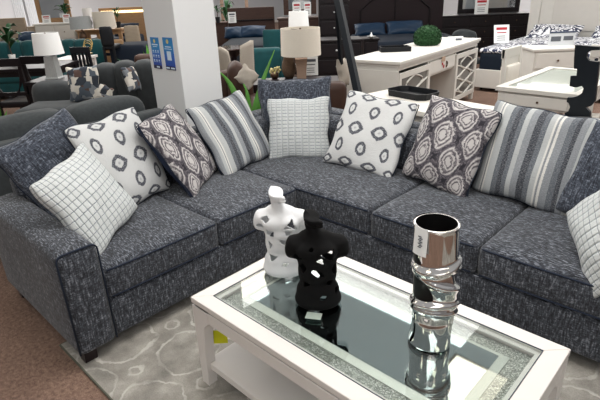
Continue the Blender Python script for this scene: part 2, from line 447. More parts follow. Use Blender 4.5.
def throw_pillow(loc, ypr, w, h, t, front, back, pipe, label, seed, group=None, name='throw_pillow', cat='pillow'):
    bm, rim = pillow_mesh(w, h, t, seed)
    me = bpy.data.meshes.new(name); bm.to_mesh(me); bm.free()
    o = bpy.data.objects.new(name, me); col.objects.link(o)
    me.materials.append(MT[front]); me.materials.append(MT[back])
    me.polygons.foreach_set('use_smooth', [True] * len(me.polygons))
    o.matrix_world = Matrix.Translation(loc) @ Matrix.Rotation(ypr[0], 4, 'Z') @ Matrix.Rotation(ypr[1], 4, 'X') @ Matrix.Rotation(ypr[2], 4, 'Y')
    tag(o, label, cat, group)
    if pipe:
        bm = newbm(); tube(bm, rim, .0035, 6, True); obj('piping', bm, pipe, o, True)
    return o

# ------------------------------------------------------------------ room
bm = newbm(); bmesh.ops.create_grid(bm, x_segments=1, y_segments=1, size=22); struct('floor', bm, 'carpet', loc=(-3, 3, 0))
CZ = 3.1
bm = newbm(); box(bm, -21, 8, -9, 22, CZ, CZ + .1); struct('ceiling', bm, 'ceil')
bm = newbm(); box(bm, -19.2, -19, -9, 22, 0, CZ); struct('wall_left', bm, 'wall')
bm = newbm(); box(bm, -19, 8, 18.5, 18.7, 0, CZ); struct('wall_back', bm, 'wall')
bm = newbm(); box(bm, 7.8, 8, -9, 18.5, 0, CZ); struct('wall_right', bm, 'wall')
bm = newbm(); box(bm, -19, 8, -9.2, -9, 0, CZ); struct('wall_front', bm, 'wall')
bm = newbm(); box(bm, -19, -18.97, -9, 18.5, 0, .12); struct('baseboard_left', bm, 'white')
bm = newbm(); box(bm, -19, 7.8, 18.47, 18.5, 0, .12); struct('baseboard_back', bm, 'white')
MT['lightpanel'] = emis('light panel', 'FFF6E0', 3.2)
protoL = None
for i in range(7):
    for j in range(8):
        lx, ly = -16.6 + i * 3.2 + (0 if j % 2 else 0), -7.2 + j * 3.2
        if protoL is None:
            fo = thing('ceiling_light', 'white flush ceiling light panel in the store ceiling grid', 'light', (lx, ly, CZ), 0, 'ceiling light panels')
            bm = newbm(); box(bm, -.32, .32, -.62, .62, -.03, -.001, .004); obj('frame', bm, 'white', fo)
            bm = newbm(); box(bm, -.28, .28, -.58, .58, -.035, -.031); obj('diffuser', bm, 'lightpanel', fo); protoL = fo
        else:
            c = protoL.copy(); col.objects.link(c); c.location = (lx, ly, CZ)
            for ch in protoL.children:
                d = ch.copy(); col.objects.link(d); d.parent = c
# pillar
pm = UA(187, 118, 0, -2.2); pr = UA(223, 98, 0, -2.2); pl = UA(159, 118, 1, pm.y)
bm = newbm(); box(bm, pl.x, -2.2, pm.y, pr.y, 0, CZ, .006); o = struct('pillar', bm, 'pillar')
o['kind'] = 'structure'
# two posters on the pillar's left face
for k, (xa, ya, xb, yb, lab) in enumerate(((150.2, 37.0, 163.3, 69.0, 'blue notice sheet on the white pillar, left of the pair, with rows of small icons'),
                                      (162.4, 37.2, 176.3, 70.5, 'blue notice sheet on the white pillar, right of the pair, with a pale panel'))):
    A = UA(xa, ya, 1, pm.y); B = UA(xb, yb, 1, pm.y)
    w = B.x - A.x; h = A.z - B.z
    if k == 0: w *= .93
    t = thing('notice_sheet', lab, 'poster', (A.x, pm.y - .001, B.z), 0)
    bm = newbm(); box(bm, 0, w, -.003, 0, 0, h); obj('sheet', bm, 'poster', t)
    bm = newbm(); box(bm, 0, w, -.004, -.003, 0, h * .11); obj('footer', bm, 'posterdark', t)
    bm = newbm(); bmesh.ops.create_circle(bm, cap_ends=True, radius=w * .13, segments=16, matrix=Matrix.Translation((w * .5, -.0045, h * .88)) @ Matrix.Rotation(PI/2, 4, 'X')); obj('logo', bm, 'postergold', t)
    bm = newbm()
    if k == 0:
        box(bm, w*.15, w*.85, -.0045, -.003, h*.755, h*.79); box(bm, w*.25, w*.75, -.0045, -.003, h*.70, h*.72)
        for r_ in range(3):
            for q in range(3):
                cx, cz = w * (.2 + .3 * q), h * (.55 - .15 * r_)
                box(bm, cx - w*.06, cx + w*.06, -.0045, -.003, cz, cz + h*.045)
                box(bm, cx - w*.09, cx + w*.09, -.0045, -.003, cz - h*.035, cz - h*.02)
        box(bm, w*.4, w*.75, -.0055, -.004, h*.03, h*.08)
    else:
        box(bm, w*.2, w*.8, -.0045, -.003, h*.70, h*.73); box(bm, w*.12, w*.88, -.0045, -.003, h*.64, h*.66)
        box(bm, w*.3, w*.72, -.0045, -.003, h*.30, h*.58)
        box(bm, w*.05, w*.4, -.0055, -.004, h*.03, h*.08); box(bm, w*.55, w*.95, -.0055, -.004, h*.03, h*.08)
    obj('print', bm, 'postertx', t)

# ------------------------------------------------------------------ rug
bm = newbm(); box(bm, -1.37, 1.9, -.655, 1.25, 0.001, .012, .004)
o = obj('area_rug', bm, 'rug'); tag(o, 'grey area rug with a worn pale trellis pattern under the coffee table', 'rug')
bm = newbm(); tube(bm, [(-1.37, -.655, .007), (1.9, -.655, .007), (1.9, 1.25, .007), (-1.37, 1.25, .007)], .006, 6, True); MT['rugedge'] = mat('rug edge', '5B5A50', .95); obj('binding', bm, 'rugedge', o)

# ------------------------------------------------------------------ sectional sofa
FX, FY = -1.13, .83
SZ = .455
sofa = thing('sectional_sofa', 'navy tweed L-shaped sectional sofa with loose seat cushions and dark block feet', 'sofa', (-1.6, .6, 0))
def sp(name, bm, m='tweed', parent=sofa, smooth=True):
    o = obj(name, bm, m, parent, smooth); 
    if parent is sofa: o.matrix_parent_inverse = Matrix.Translation((1.6, -.6, 0))
    return o
bm = newbm(); cush(bm, -2.05, FX + .005, -.48, FY + .3, .075, .285, .02, 0, n=3); sp('left_base', bm)
bm = newbm(); cush(bm, -2.05, .74, FY - .005, 1.72, .075, .285, .02, 0, n=3); sp('right_base', bm)
bm = newbm(); cush(bm, -2.10, -1.95, -.50, 1.70, .08, .72, .045, .0, n=4); sp('back_frame', bm)
bm = newbm(); cush(bm, -2.10, .86, 1.62, 1.77, .08, .73, .045, .0, n=4); sp('back_frame', bm)
# arms
bm = newbm(); cush(bm, -2.09, FX + .035, -.655, -.47, .075, .605, .035, .012, n=5)
arm = sp('arm', bm)
bm = newbm()
rr = .03
def armseam(x, y0, y1, z0, z1):
    pts = []
    for (cy, cz, a0) in ((y1 - rr, z1 - rr, 0), (y0 + rr, z1 - rr, PI / 2)):
        for k in range(6): a = a0 + PI / 2 * k / 5; pts.append((x, cy + rr * math.cos(a), cz + rr * math.sin(a)))
    return [(x, y1, z0)] + pts + [(x, y0, z0)]
tube(bm, armseam(FX + .028, -.652, -.473, .09, .604), .0045); o = obj('piping', bm, 'piping', arm, True)
bm = newbm(); cush(bm, .74, .93, FY - .035, 1.77, .075, .605, .035, .012, n=5); sp('arm', bm)
# seats
def seat(x0, x1, y0, y1, edge, seed):
    bm = newbm(); cush(bm, x0, x1, y0, y1, .283, SZ, .032, .022, .006, n=9, seed=seed); s = sp('seat_cushion', bm)
    for zz in (SZ - .016, .299):
        bm = newbm()
        if edge == 'x': pts = [(x1 - .004 + .006 * (1 - (2*k/12-1)**2), y0 + .02 + (y1 - y0 - .04) * k / 12, zz) for k in range(13)]
        else: pts = [(x0 + .02 + (x1 - x0 - .04) * k / 12, y0 + .004 - .006 * (1 - (2*k/12-1)**2), zz) for k in range(13)]
        tube(bm, pts, .0045); obj('piping', bm, 'piping', s, True)
seat(-1.83, FX + .012, -.466, .198, 'x', 1)
seat(-1.83, FX + .012, .202, FY - .003, 'x', 2)
seat(-1.83, -.562, FY - .0, 1.52, 'y', 3)
seat(-.558, .068, FY - .012, 1.52, 'y', 4)
seat(.072, .735, FY - .012, 1.52, 'y', 5)
# back cushions
for (y0, y1, sd) in ((-.46, .198, 1), (.202, .83, 2)):
    bm = newbm(); cush(bm, -2.0, -1.84, y0, y1, .42, .70, .06, .0, .012, seed=sd); sp('back_cushion', bm)
bm = newbm(); cush(bm, -2.0, -1.84, .84, 1.6, .42, .70, .06, 0, .012); sp('back_cushion', bm)
for (x0, x1, sd) in ((-1.83, -1.20, 5), (-1.19, -.565, 3), (-.555, .065, 4), (.075, .73, 6)):
    bm = newbm(); cush(bm, x0, x1, 1.50, 1.66, .42, .715, .06, .0, .012, seed=sd); sp('back_cushion', bm)
for (x, y) in ((-1.16, -.6), (-1.98, -.6), (.85, .87), (.85, 1.68), (-1.98, 1.68)):
    bm = newbm(); prism(bm, [(x - .035, .078), (x + .035, .078), (x + .026, .013), (x - .026, .013)], y - .03, y + .03); sp('foot', bm, 'darkwood', smooth=False)

# throw pillows
PIL = {
'P1':(-1.90,-.27,.725,1.728,-.42,-.30,.53,.53),
'P2':(-1.454,-0.326,0.671,2.095,-0.505,-0.157,0.473,0.462),
'P3':(-1.753,0.023,0.714,1.812,-0.360,-0.052,0.511,0.558),
'P4':(-1.733,0.412,0.690,2.142,-0.554,-0.040,0.503,0.554),
'P5':(-1.790,0.881,0.683,1.650,-0.558,-0.073,0.542,0.543),
'P6':(-1.725,1.458,0.700,0.755,-0.201,-0.016,0.575,0.575),
'P7':(-1.544,1.298,0.660,0.707,-0.351,-0.000,0.466,0.460),
'P8':(-0.997,1.420,0.684,0.158,-0.583,0.093,0.546,0.554),
'P9':(-0.418,1.405,0.710,-0.178,-0.382,0.085,0.507,0.539),
'P10':(0.051,1.463,0.715,-0.035,-0.246,0.059,0.580,0.538),
'P11':(.585,.93,.655,-.70,-.30,.60,.44,.44),
'P12':(.50,1.40,.70,-.15,-.30,.1,.52,.50)}
SPEC = [('P1', .16, 'tweed_pillow', 'tweed_pillow', 'piping', 'navy tweed throw pillow at the arm end of the sofa, behind the small checked one'),
('P2', .15, 'grid', 'grid', None, 'small white checked throw pillow resting on the sofa arm'),
('P3', .15, 'diamond', 'navyback', 'pipe_dark', 'white throw pillow with grey diamonds, beside the sofa arm in the left run'),
('P4', .16, 'ikat', 'navyback', 'pipe_dark', 'dark ogee patterned throw pillow tipped forward in front of the white pillar'),
('P5', .15, 'stripe', 'navyback', 'pipe_dark', 'blue grey striped throw pillow just right of the pillar foot, on the left run'),
('P6', .15, 'tweed_pillow', 'tweed_pillow', 'piping', 'large navy tweed throw pillow standing in the corner of the sofa'),
('P7', .13, 'gridh', 'gridh', None, 'small pale ribbed throw pillow in the corner, in front of the navy one'),
('P8', .15, 'diamond', 'navyback', 'pipe_dark', 'white throw pillow with grey diamonds, below the black tray on the right run'),
('P9', .15, 'ikat', 'navyback', 'pipe_dark', 'dark ogee patterned throw pillow between the diamond and the striped one'),
('P10', .15, 'stripe', 'navyback', 'pipe_dark', 'wide blue grey striped throw pillow on the right run, below the notched black stand'),
('P11', .15, 'grid', 'grid', None, 'white checked throw pillow at the right end, cut by the picture edge'),
('P12', .14, 'tweed_pillow', 'tweed_pillow', 'piping', 'navy tweed throw pillow at the right end, behind the white checked one')]
for i, (k, t, f, bk, pp, lab) in enumerate(SPEC):
    p = PIL[k]; throw_pillow(Vector(p[:3]), p[3:6], p[6], p[7], t, f, bk, pp, lab, i + 3)

# ------------------------------------------------------------------ coffee table
L, W, H = 1.246, .661, .46
tb = thing('coffee_table', 'white coffee table with a glass top, crushed mirror border and lower shelf', 'table', (0, 0, 0))
x0, x1, y0, y1 = -L/2, L/2, -W/2, W/2; bw = .066
bm = newbm()
def ring(bm, ox0, ox1, oy0, oy1, w, z0, z1, zi0=None, zi1=None, w2=None):
    zi0 = z0 if zi0 is None else zi0; zi1 = z1 if zi1 is None else zi1; w2 = w2 or w
    o_ = [(ox0, oy0), (ox1, oy0), (ox1, oy1), (ox0, oy1)]; i_ = [(ox0 + w2, oy0 + w), (ox1 - w2, oy0 + w), (ox1 - w2, oy1 - w), (ox0 + w2, oy1 - w)]
    for k in range(4):
        l = (k + 1) % 4
        vs = [bm.verts.new((*o_[k], z0)), bm.verts.new((*o_[l], z0)), bm.verts.new((*i_[l], zi0)), bm.verts.new((*i_[k], zi0)),
              bm.verts.new((*o_[k], z1)), bm.verts.new((*o_[l], z1)), bm.verts.new((*i_[l], zi1)), bm.verts.new((*i_[k], zi1))]
        for f in ((3, 2, 1, 0), (4, 5, 6, 7), (0, 1, 5, 4), (1, 2, 6, 5), (2, 3, 7, 6), (3, 0, 4, 7)): bm.faces.new([vs[i] for i in f])
ring(bm, x0, x1, y0, y1, bw, H - .026, H)
fr_ = obj('top_frame', bm, 'white', tb); md = fr_.modifiers.new('b', 'BEVEL'); md.width = .003; md.segments = 2; md.limit_method = 'ANGLE'
bm = newbm(); box(bm, x0 + bw + .002, x1 - bw - .002, y0 + bw + .002, y1 - bw - .002, H - .007, H - .002); obj('glass_pane', bm, 'glass', tb)
bm = newbm(); ring(bm, x0 + bw, x1 - bw, y0 + bw, y1 - bw, .0025, H - .003, H + .0006); MT['glassedge'] = mat('dark glass edge', '3C4450', .2); obj('glass_edge', bm, 'glassedge', tb)
a = bw
bm = newbm(); ring(bm, x0 + a, x1 - a, y0 + a, y1 - a, .02, H - .022, H - .014); obj('inner_lip', bm, 'white', tb)
bm = newbm(); ring(bm, x0 + a + .018, x1 - a - .018, y0 + a + .018, y1 - a - .018, .062, H - .040, H - .030); obj('mirror_mosaic_border', bm, 'crush', tb)
bm = newbm(); ring(bm, x0 + a + .078, x1 - a - .078, y0 + a + .078, y1 - a - .078, .030, H - .034, H - .026, H - .028, H - .016); MT['trimg'] = mat('satin trim', 'C6C8C1', .35, .1, var=.08); obj('inner_trim', bm, 'trimg', tb)
bm = newbm(); q = a + .106; box(bm, x0 + q, x1 - q, y0 + q, y1 - q, H - .022, H - .014); obj('mirror_panel', bm, 'mirrorg', tb)
ap = .012
bm = newbm(); ring(bm, x0 + .02, x1 - .02, y0 + .02, y1 - .02, .03, H - .042, H - .024); MT['groove'] = mat('grey groove', '77756F', .5, scale=200, var=.5); obj('recess_strip', bm, 'groove', tb)
bm = newbm(); ring(bm, x0 + .004, x1 - .004, y0 + .004, y1 - .004, .022, H - .092, H - .038); o = obj('apron', bm, 'white', tb); md = o.modifiers.new('b', 'BEVEL'); md.width = .002; md.limit_method = 'ANGLE'
for sx, sy in ((-1, -1), (1, -1), (1, 1), (-1, 1)):
    bm = newbm()
    X, Y = sx * (L/2 - .002), sy * (W/2 - .002)
    rings = []
    for z, w in ((.012, .044), (.10, .048), (.20, .052), (.28, .058), (.33, .066), (.352, .08), (.366, .10), (H - .038, .10)):
        ww = min(w, .10); wy = ww * .9
        vs = [bm.verts.new((X - sx * a_ * (ww if b_ else 1), Y - sy * c_, z)) for a_, c_, b_ in ((0, 0, 1), (1, 0, 1), (1, .045, 1), (.045 if 0 else 0, .045, 1))]
        rings.append(vs)
    # L-shaped brackets: one wedge along x, one along y
    for A, B in zip(rings, rings[1:]):
        for k in range(4): bm.faces.new((A[k], A[(k+1) % 4], B[(k+1) % 4], B[k]))
    bm.faces.new(rings[0][::-1]); bm.faces.new(rings[-1])
    rings = []
    for z, w in ((.20, .050), (.28, .056), (.33, .064), (.352, .08), (.366, .10), (H - .038, .10)):
        rings.append([bm.verts.new((X - sx * a_, Y - sy * c_ * w, z)) for a_, c_ in ((.001, .1), (.001, 1), (.04, 1), (.04, .1))])
    for A, B in zip(rings, rings[1:]):
        for k in range(4): bm.faces.new((A[k], A[(k+1) % 4], B[(k+1) % 4], B[k]))
    bm.faces.new(rings[0][::-1]); bm.faces.new(rings[-1])
    obj('leg', bm, 'white', tb)
bm = newbm(); box(bm, x0 + .02, x1 - .02, y0 + .02, y1 - .02, .095, .128, .003); obj('shelf', bm, 'white', tb)
bm = newbm(); p = UA(219.5, 338, 0, -.56); box(bm, -.034, .034, -.001, .001, -.028, .04); o = obj('price_tag', bm, 'yellow', tb, loc=p, rot=(0, 0, R(44))); o['label'] = 'yellow tag under the top'

# ------------------------------------------------------------------ torso sculptures
def sdf_torso(P, turn):
    def ell(c, r):
        q = (P - np.array(c)) / np.array(r); k0 = np.linalg.norm(q, axis=-1); k1 = np.linalg.norm(q / np.array(r), axis=-1) + 1e-9
        return k0 * (k0 - 1) / k1
    parts = [ell((0, 0, .225), (.082, .052, .085)), ell((.036, -.034, .245), (.040, .026, .030)), ell((-.036, -.034, .245), (.040, .026, .030)),
             ell((.082, .004, .262), (.034, .036, .034)), ell((-.082, .004, .262), (.034, .036, .034)), ell((.100, .002, .235), (.022, .028, .034)), ell((-.100, .002, .235), (.022, .028, .034)),
             ell((0, 0, .145), (.075, .050, .10)), ell((0, 0, .06), (.084, .060, .06)), ell((0, 0, .022), (.092, .068, .05)),
             ell((0, .008, .288), (.066, .030, .030)), ell((0, -.001, .318), (.025, .026, .055))]
    c, s = math.cos(turn), math.sin(turn)
    def hd(x, y, z): return (x * c - y * s, x * s + y * c, z)     # head turned about its axis (front is -y)
    parts += [ell(hd(0, -.012, .376), (.030, .042, .042)), ell(hd(0, -.046, .348), (.015, .014, .010)), ell(hd(0, -.054, .383), (.007, .014, .010)), ell(hd(0, -.053, .3605), (.014, .010, .0042)), ell(hd(0, -.052, .370), (.014, .010, .0042))]
    for i in range(3):
        for sx in (-1, 1): parts.append(ell((sx * .017, -.044 + .003 * i, .195 - .03 * i), (.018, .010, .014)))
    d = parts[0]
    for i_, p_ in enumerate(parts[1:]):
        kk = .014 if not 11 <= i_ <= 15 else .006
        h_ = np.clip(.5 + .5 * (d - p_) / kk, 0, 1); d = p_ * h_ + d * (1 - h_) - kk * h_ * (1 - h_)
    return d
def torso(loc, rz, m, label, turn, holes):
    NA, NZ = 132, 130
    th = np.linspace(0, 2 * PI, NA, endpoint=False)
    fx, fy = math.sin(turn), -math.cos(turn)                        # facing direction of the face
    cut = .386 - .014 * (np.cos(th) * fx + np.sin(th) * fy) + .002 * np.sin(3 * th)
    t_ = np.linspace(0, 1, NZ); Z = t_[:, None] * cut[None, :]
    lo = np.zeros_like(Z) + .002; hi = np.zeros_like(Z) + .16
    # march inwards for the outermost surface
    rs = np.linspace(.16, .004, 90); rad = np.full_like(Z, .012); done = np.zeros(Z.shape, bool)
    C = np.cos(th)[None, :]; S = np.sin(th)[None, :]
    prev = None
    for r_ in rs:
        Pn = np.stack([np.broadcast_to(r_ * C, Z.shape), np.broadcast_to(r_ * S, Z.shape), Z], -1); d = sdf_torso(Pn, turn)
        if prev is not None:
            newly = (~done) & (d <= 0)
            fr = prev / (prev - d + 1e-12); rad = np.where(newly, r_ + (rs[0] - rs[1]) * (1 - np.clip(fr, 0, 1)), rad); done |= newly
        prev = d
    bm = newbm(); V = [[bm.verts.new((rad[i, j] * math.cos(th[j]), rad[i, j] * math.sin(th[j]), Z[i, j])) for j in range(NA)] for i in range(NZ)]
    def inside(x, z, front):
        for hx, hz, sx, sz, rot, n, sd in holes:
            if (sd > 0) != front: continue
            dx, dz = x - hx, z - hz; a_ = R(rot); u = (dx * math.cos(a_) + dz * math.sin(a_)) / sx; v = (-dx * math.sin(a_) + dz * math.cos(a_)) / sz
            rr_ = math.hypot(u, v); an = math.atan2(v, u); pr_ = math.cos(PI / n) / math.cos((an % (2 * PI / n)) - PI / n)
            if rr_ < pr_ * 1.55: return True
        return False
    for i in range(NZ - 1):
        for j in range(NA):
            q = [V[i][j], V[i][(j+1) % NA], V[i+1][(j+1) % NA], V[i+1][j]]
            c = (q[0].co + q[2].co) / 2
            if inside(c.x, c.z, c.y < 0): continue
            bm.faces.new(q)
    top_c = bm.verts.new((0, 0, float(cut.min()) - .012))
    for j in range(NA): bm.faces.new((V[-1][j], V[-1][(j+1) % NA], top_c))
    bm.verts.ensure_lookup_table()
    for v_ in [v_ for v_ in bm.verts if not v_.link_faces]: bm.verts.remove(v_)
    for _ in range(3): bmesh.ops.smooth_vert(bm, verts=bm.verts[:], factor=.45, use_axis_x=True, use_axis_y=True, use_axis_z=True)
    zmin = min(v_.co.z for v_ in bm.verts)
    for v_ in bm.verts:
        u = max(0, min(1, (v_.co.z - .27) / .10)); v_.co.x -= .026 * u * u * (3 - 2 * u); v_.co.y += .006 * u
    bmesh.ops.translate(bm, vec=(0, 0, -zmin), verts=bm.verts[:])
    o = obj('torso_sculpture', bm, m, None, True, loc, (0, 0, rz)); tag(o, label, 'sculpture')
    md = o.modifiers.new('shell', 'SOLIDIFY'); md.thickness = .006; md.offset = -1
    return o
HW = [(.045, .245, .020, .019, 200, 3, 1), (.032, .212, .010, .010, 40, 4, 1), (.012, .170, .014, .009, -30, 4, 1), (-.062, .268, .013, .007, 10, 4, 1), (-.088, .235, .012, .009, 0, 4, 1),
      (-.045, .205, .014, .014, 45, 4, 1), (-.050, .150, .008, .016, 10, 3, 1), (-.040, .090, .016, .011, 20, 3, 1), (.045, .120, .012, .012, 70, 3, 1), (.015, .065, .010, .007, 20, 4, 1), (.05, .18, .01, .012, 0, 3, 1),
      (.03, .22, .022, .025, 30, 4, -1), (-.03, .16, .022, .022, 0, 4, -1), (.02, .09, .02, .02, 0, 5, -1), (-.05, .25, .016, .016, 0, 4, -1)]
HB = [(.042, .235, .022, .022, 175, 3, 1), (.012, .212, .009, .012, 70, 3, 1), (.000, .158, .019, .010, -28, 5, 1), (-.070, .218, .013, .012, 10, 3, 1), (-.055, .175, .010, .015, 0, 4, 1),
      (.045, .110, .009, .008, 20, 4, 1), (.066, .165, .008, .017, 0, 4, 1), (-.045, .105, .011, .009, 0, 3, 1), (.075, .07, .010, .010, 0, 3, 1), (.02, .055, .010, .007, 15, 4, 1), (-.02, .262, .006, .006, 15, 4, 1),
      (.035, .235, .03, .03, 30, 4, -1), (.0, .16, .03, .026, 0, 4, -1), (-.02, .09, .02, .02, 0, 5, -1)]
torso((-.470, .062, H), R(38), 'whitematte', 'white openwork male torso sculpture with a cut-off face, behind the black one', R(48), HW)
torso((-.203, -.015, H), R(42), 'blackmatte', 'matte black openwork male torso sculpture with a cut-off face on the coffee table', R(48), HB)
o = None
bm = newbm(); box(bm, -.03, .03, -.02, .02, 0, .0006); MT['stick'] = mat('pale sticker', 'A3AFA6', .5); o = obj('reflected_sticker', bm, 'stick', tb, loc=(-.155, -.095, H - .0018), rot=(0, 0, R(30)));  # flat pale piece stands in for the mirrored label under the black torso

# ------------------------------------------------------------------ chrome vase
vz = thing('chrome_vase', 'tall rippled chrome vase with a white tag on its rim, on the coffee table', 'vase', (.243, .068, H), R(44))
NA, NZ = 64, 96; VH = .455
bm = newbm()
def vr(th, z):
    r = .0705
    lobes = [(.325, .010, .16, .45, .008), (.30, .011, -.12, 2.2, .012), (.255, .010, .25, 3.3, .011), (.165, .013, .18, 4.6, .009), (.135, .009, -.2, 1.1, .010)]
    for z0, am, tilt, ph, w in lobes:
        q = (z - (z0 + .10 * tilt * math.cos(th - ph))) / w; r += am * math.exp(-q * q)
    if z < .30: r -= .002 + .003 * math.sin(z * 34 + 2 * th)
    if .17 < z < .30: r += .006 * math.sin(2 * th + z * 40)
    if z < .10: r += .002
    r += .0025 * math.exp(-((z - VH) / .006) ** 2)
    return r
def vc(z): return (.008 * math.sin(z * 9) - .003, .0)
V = []
for i in range(NZ + 1):
    z = VH * i / NZ; cx, cy = vc(z); V.append([bm.verts.new((cx + vr(2*PI*k/NA, z) * math.cos(2*PI*k/NA), cy + vr(2*PI*k/NA, z) * math.sin(2*PI*k/NA), z)) for k in range(NA)])
for A, B in zip(V, V[1:]):
    for k in range(NA): bm.faces.new((A[k], A[(k+1) % NA], B[(k+1) % NA], B[k]))
bm.faces.new(V[0][::-1])
cx, cy = vc(VH)
rim = [bm.verts.new((cx + .065 * math.cos(2*PI*k/NA), cy + .065 * math.sin(2*PI*k/NA), VH)) for k in range(NA)]
for k in range(NA): bm.faces.new((V[-1][k], V[-1][(k+1) % NA], rim[(k+1) % NA], rim[k]))
obj('body', bm, 'chrome', vz, True)
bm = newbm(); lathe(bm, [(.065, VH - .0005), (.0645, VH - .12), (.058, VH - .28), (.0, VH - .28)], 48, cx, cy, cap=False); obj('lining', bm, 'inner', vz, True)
bm = newbm()
c44 = R(-100)   # tag hangs outside the rim, toward the left of the viewer
for k in range(6):
    pass
ang0, ang1 = R(198), R(236)
N_ = 5; top = []; bot = []
for k in range(N_):
    a_ = ang0 + (ang1 - ang0) * k / (N_ - 1)
    top.append(bm.verts.new((cx + 0.0765 * math.cos(a_), cy + .0765 * math.sin(a_), VH + .006))); bot.append(bm.verts.new((cx + .080 * math.cos(a_), cy + .080 * math.sin(a_), VH - .088)))
for k in range(N_ - 1): bm.faces.new((top[k], top[k+1], bot[k+1], bot[k]))
tg = obj('price_tag', bm, 'paper', vz); md = tg.modifiers.new('s', 'SOLIDIFY'); md.thickness = .001; tg['label'] = 'white paper tag'
bm = newbm()
for k in range(7):
    a_ = R(218 + 3 * (k % 2)); z = VH - .022 - .006 * k; rr_ = .0800
    t_ = Matrix.Translation((cx + rr_ * math.cos(a_), cy + rr_ * math.sin(a_), z)) @ Matrix.Rotation(a_, 4, 'Z')
    box(bm, -.0005, .0005, -.006, .006, -.0016, .0016, mtx=t_)
obj('printed_lines', bm, 'ink', tg)

# ------------------------------------------------------------------ background builders
def span(xa, ya, xb, yb, t):
    ym = (ya + yb) / 2; A = PX(xa, ym, t); B = PX(xb, ym, t); mid = (xa + xb) / 2
    d = B - A; w = math.hypot(d.x, d.y); c = (A + B) / 2
    return c.x, c.y, w, PX(mid, yb, t).z, PX(mid, ya, t).z, math.atan2(d.y, d.x)
def depth_at(x, y, z):
    d = ray(x, y); return (z - CAM.z) / d.z
def on(xa, ya, xb, yb, z):
    """like span, with the bottom edge standing on height z"""
    return span(xa, ya, xb, yb, depth_at((xa + xb) / 2, yb, z))
def T(name, label, cat, S, group=None, z=0): return thing(name, label, cat, (S[0], S[1], z), S[5], group)

def chest(name, label, cat, S, m, rows, cols, depth=.45, knob='bronze', zb=0, legs=.1, gap=.02, group=None):
    x, y, w, z0, z1, yaw = S; h = z1 - zb; r = T(name, label, cat, S, group, zb)
    bm = newbm(); box(bm, -w/2, w/2, .0, depth, legs, h - .03, .004); obj('carcass', bm, m, r)
    bm = newbm(); box(bm, -w/2 - .02, w/2 + .02, -.02, depth + .01, h - .03, h, .006); obj('top', bm, m, r)
    dw = w / cols; dh = (h - .03 - legs) / rows
    for i in range(cols):
        for j in range(rows):
            cx = -w/2 + dw * (i + .5); cz = legs + dh * (j + .5)
            bm = newbm(); box(bm, cx - dw/2 + gap, cx + dw/2 - gap, -.018, .0, cz - dh/2 + gap, cz + dh/2 - gap, .004); d = obj('drawer', bm, m, r)
            bm = newbm(); bmesh.ops.create_uvsphere(bm, u_segments=8, v_segments=6, radius=.014, matrix=Matrix.Translation((cx, -.03, cz))); obj('knob', bm, knob, d, True)
    for sx in (-1, 1):
        for yy in (.02, depth - .06):
            bm = newbm(); box(bm, sx * (w/2 - .05) - .03, sx * (w/2 - .05) + .03, yy, yy + .05, 0, legs); obj('leg', bm, m, r)
    return r, h
def framed_mirror(label, S, m, fw=.07, tilt=0, cat='mirror'):
    x, y, w, z0, z1, yaw = S; r = T('framed_mirror', label, cat, S, None, z0); h = z1 - z0
    if tilt: r.rotation_euler = (0, tilt, yaw)
    bm = newbm()
    for a_ in ((-w/2, w/2, 0, fw), (-w/2, w/2, h - fw, h)): box(bm, a_[0], a_[1], -.02, .02, a_[2], a_[3], .004)
    for sx in (-1, 1): box(bm, sx * w/2 - (fw if sx > 0 else 0), sx * w/2 + (0 if sx > 0 else fw), -.02, .02, fw, h - fw, .004)
    obj('frame', bm, m, r)
    bm = newbm(); box(bm, -w/2 + fw, w/2 - fw, .0, .01, fw, h - fw); obj('glass', bm, 'mirror', r)
    return r
def card(label, S, zb=None, lean=.15, red=True, m='paper', pic=None):
    x, y, w, z0, z1, yaw = S; z0 = zb if zb is not None else z0; h = z1 - z0
    r = T('sign_card', label, 'sign', S, None, z0); r.rotation_euler = (0, 0, yaw)
    mt = Matrix.Rotation(-lean, 4, 'X')
    bm = newbm(); box(bm, -w/2, w/2, -.002, .002, 0, h, mtx=mt); obj('card', bm, m, r)
    bm = newbm(); box(bm, -w*.35, w*.35, -.004, -.002, h*.72, h*.86, mtx=mt); box(bm, -w*.3, w*.3, -.004, -.002, h*.55, h*.6, mtx=mt)
    obj('heading', bm, 'red' if red else 'ink', r)
    bm = newbm()
    for k in range(3): box(bm, -w*.3, w*.25, -.004, -.002, h*(.15 + .11*k), h*(.18 + .11*k), mtx=mt)
    obj('printed_lines', bm, 'ink', r)
    bm = newbm(); sqbar(bm, (0, .004 + h * .7 * math.sin(lean), h * .65), (0, h * .45 + .01, .0), .01); obj('prop', bm, m, r)
    return r
def bed(label, S, mh, mb, length=2.0, ztop=.62, head_h=None, arch=False, mf=None, name='bed'):
    """S spans the headboard; the bed comes toward the viewer"""
    x, y, w, z0, z1, yaw = S; mf = mf or mh
    r = T(name, label, 'bed', S)
    bm = newbm()
    H_ = z1
    if arch:
        pts = [(-w/2, 0), (w/2, 0), (w/2, H_ * .82)] + [(w/2 * math.cos(a_ * PI / 10) * .98, H_ * .82 + H_ * .18 * math.sin(a_ * PI / 10)) for a_ in range(0, 11)] + [(-w/2, H_ * .82)]
        prism(bm, pts, -.02, .06)
    else: box(bm, -w/2, w/2, -.02, .05, 0, H_, .01)
    hb = obj('headboard', bm, mh, r)
    bm = newbm(); box(bm, -w/2 + .03, w/2 - .03, -length, -.03, .12, .32, .01); obj('side_rail', bm, mf, r)
    for sx in (-1, 1):
        bm = newbm(); box(bm, sx * (w/2 - .06) - .04, sx * (w/2 - .06) + .04, -length + .0, -length + .08, 0, .13); obj('leg', bm, mf, r)
    bm = newbm(); cush(bm, -w/2 + .06, w/2 - .06, -length + .04, -.04, .30, ztop, .06, .02, n=4); obj('mattress', bm, mb, r, True)
    return r, hb
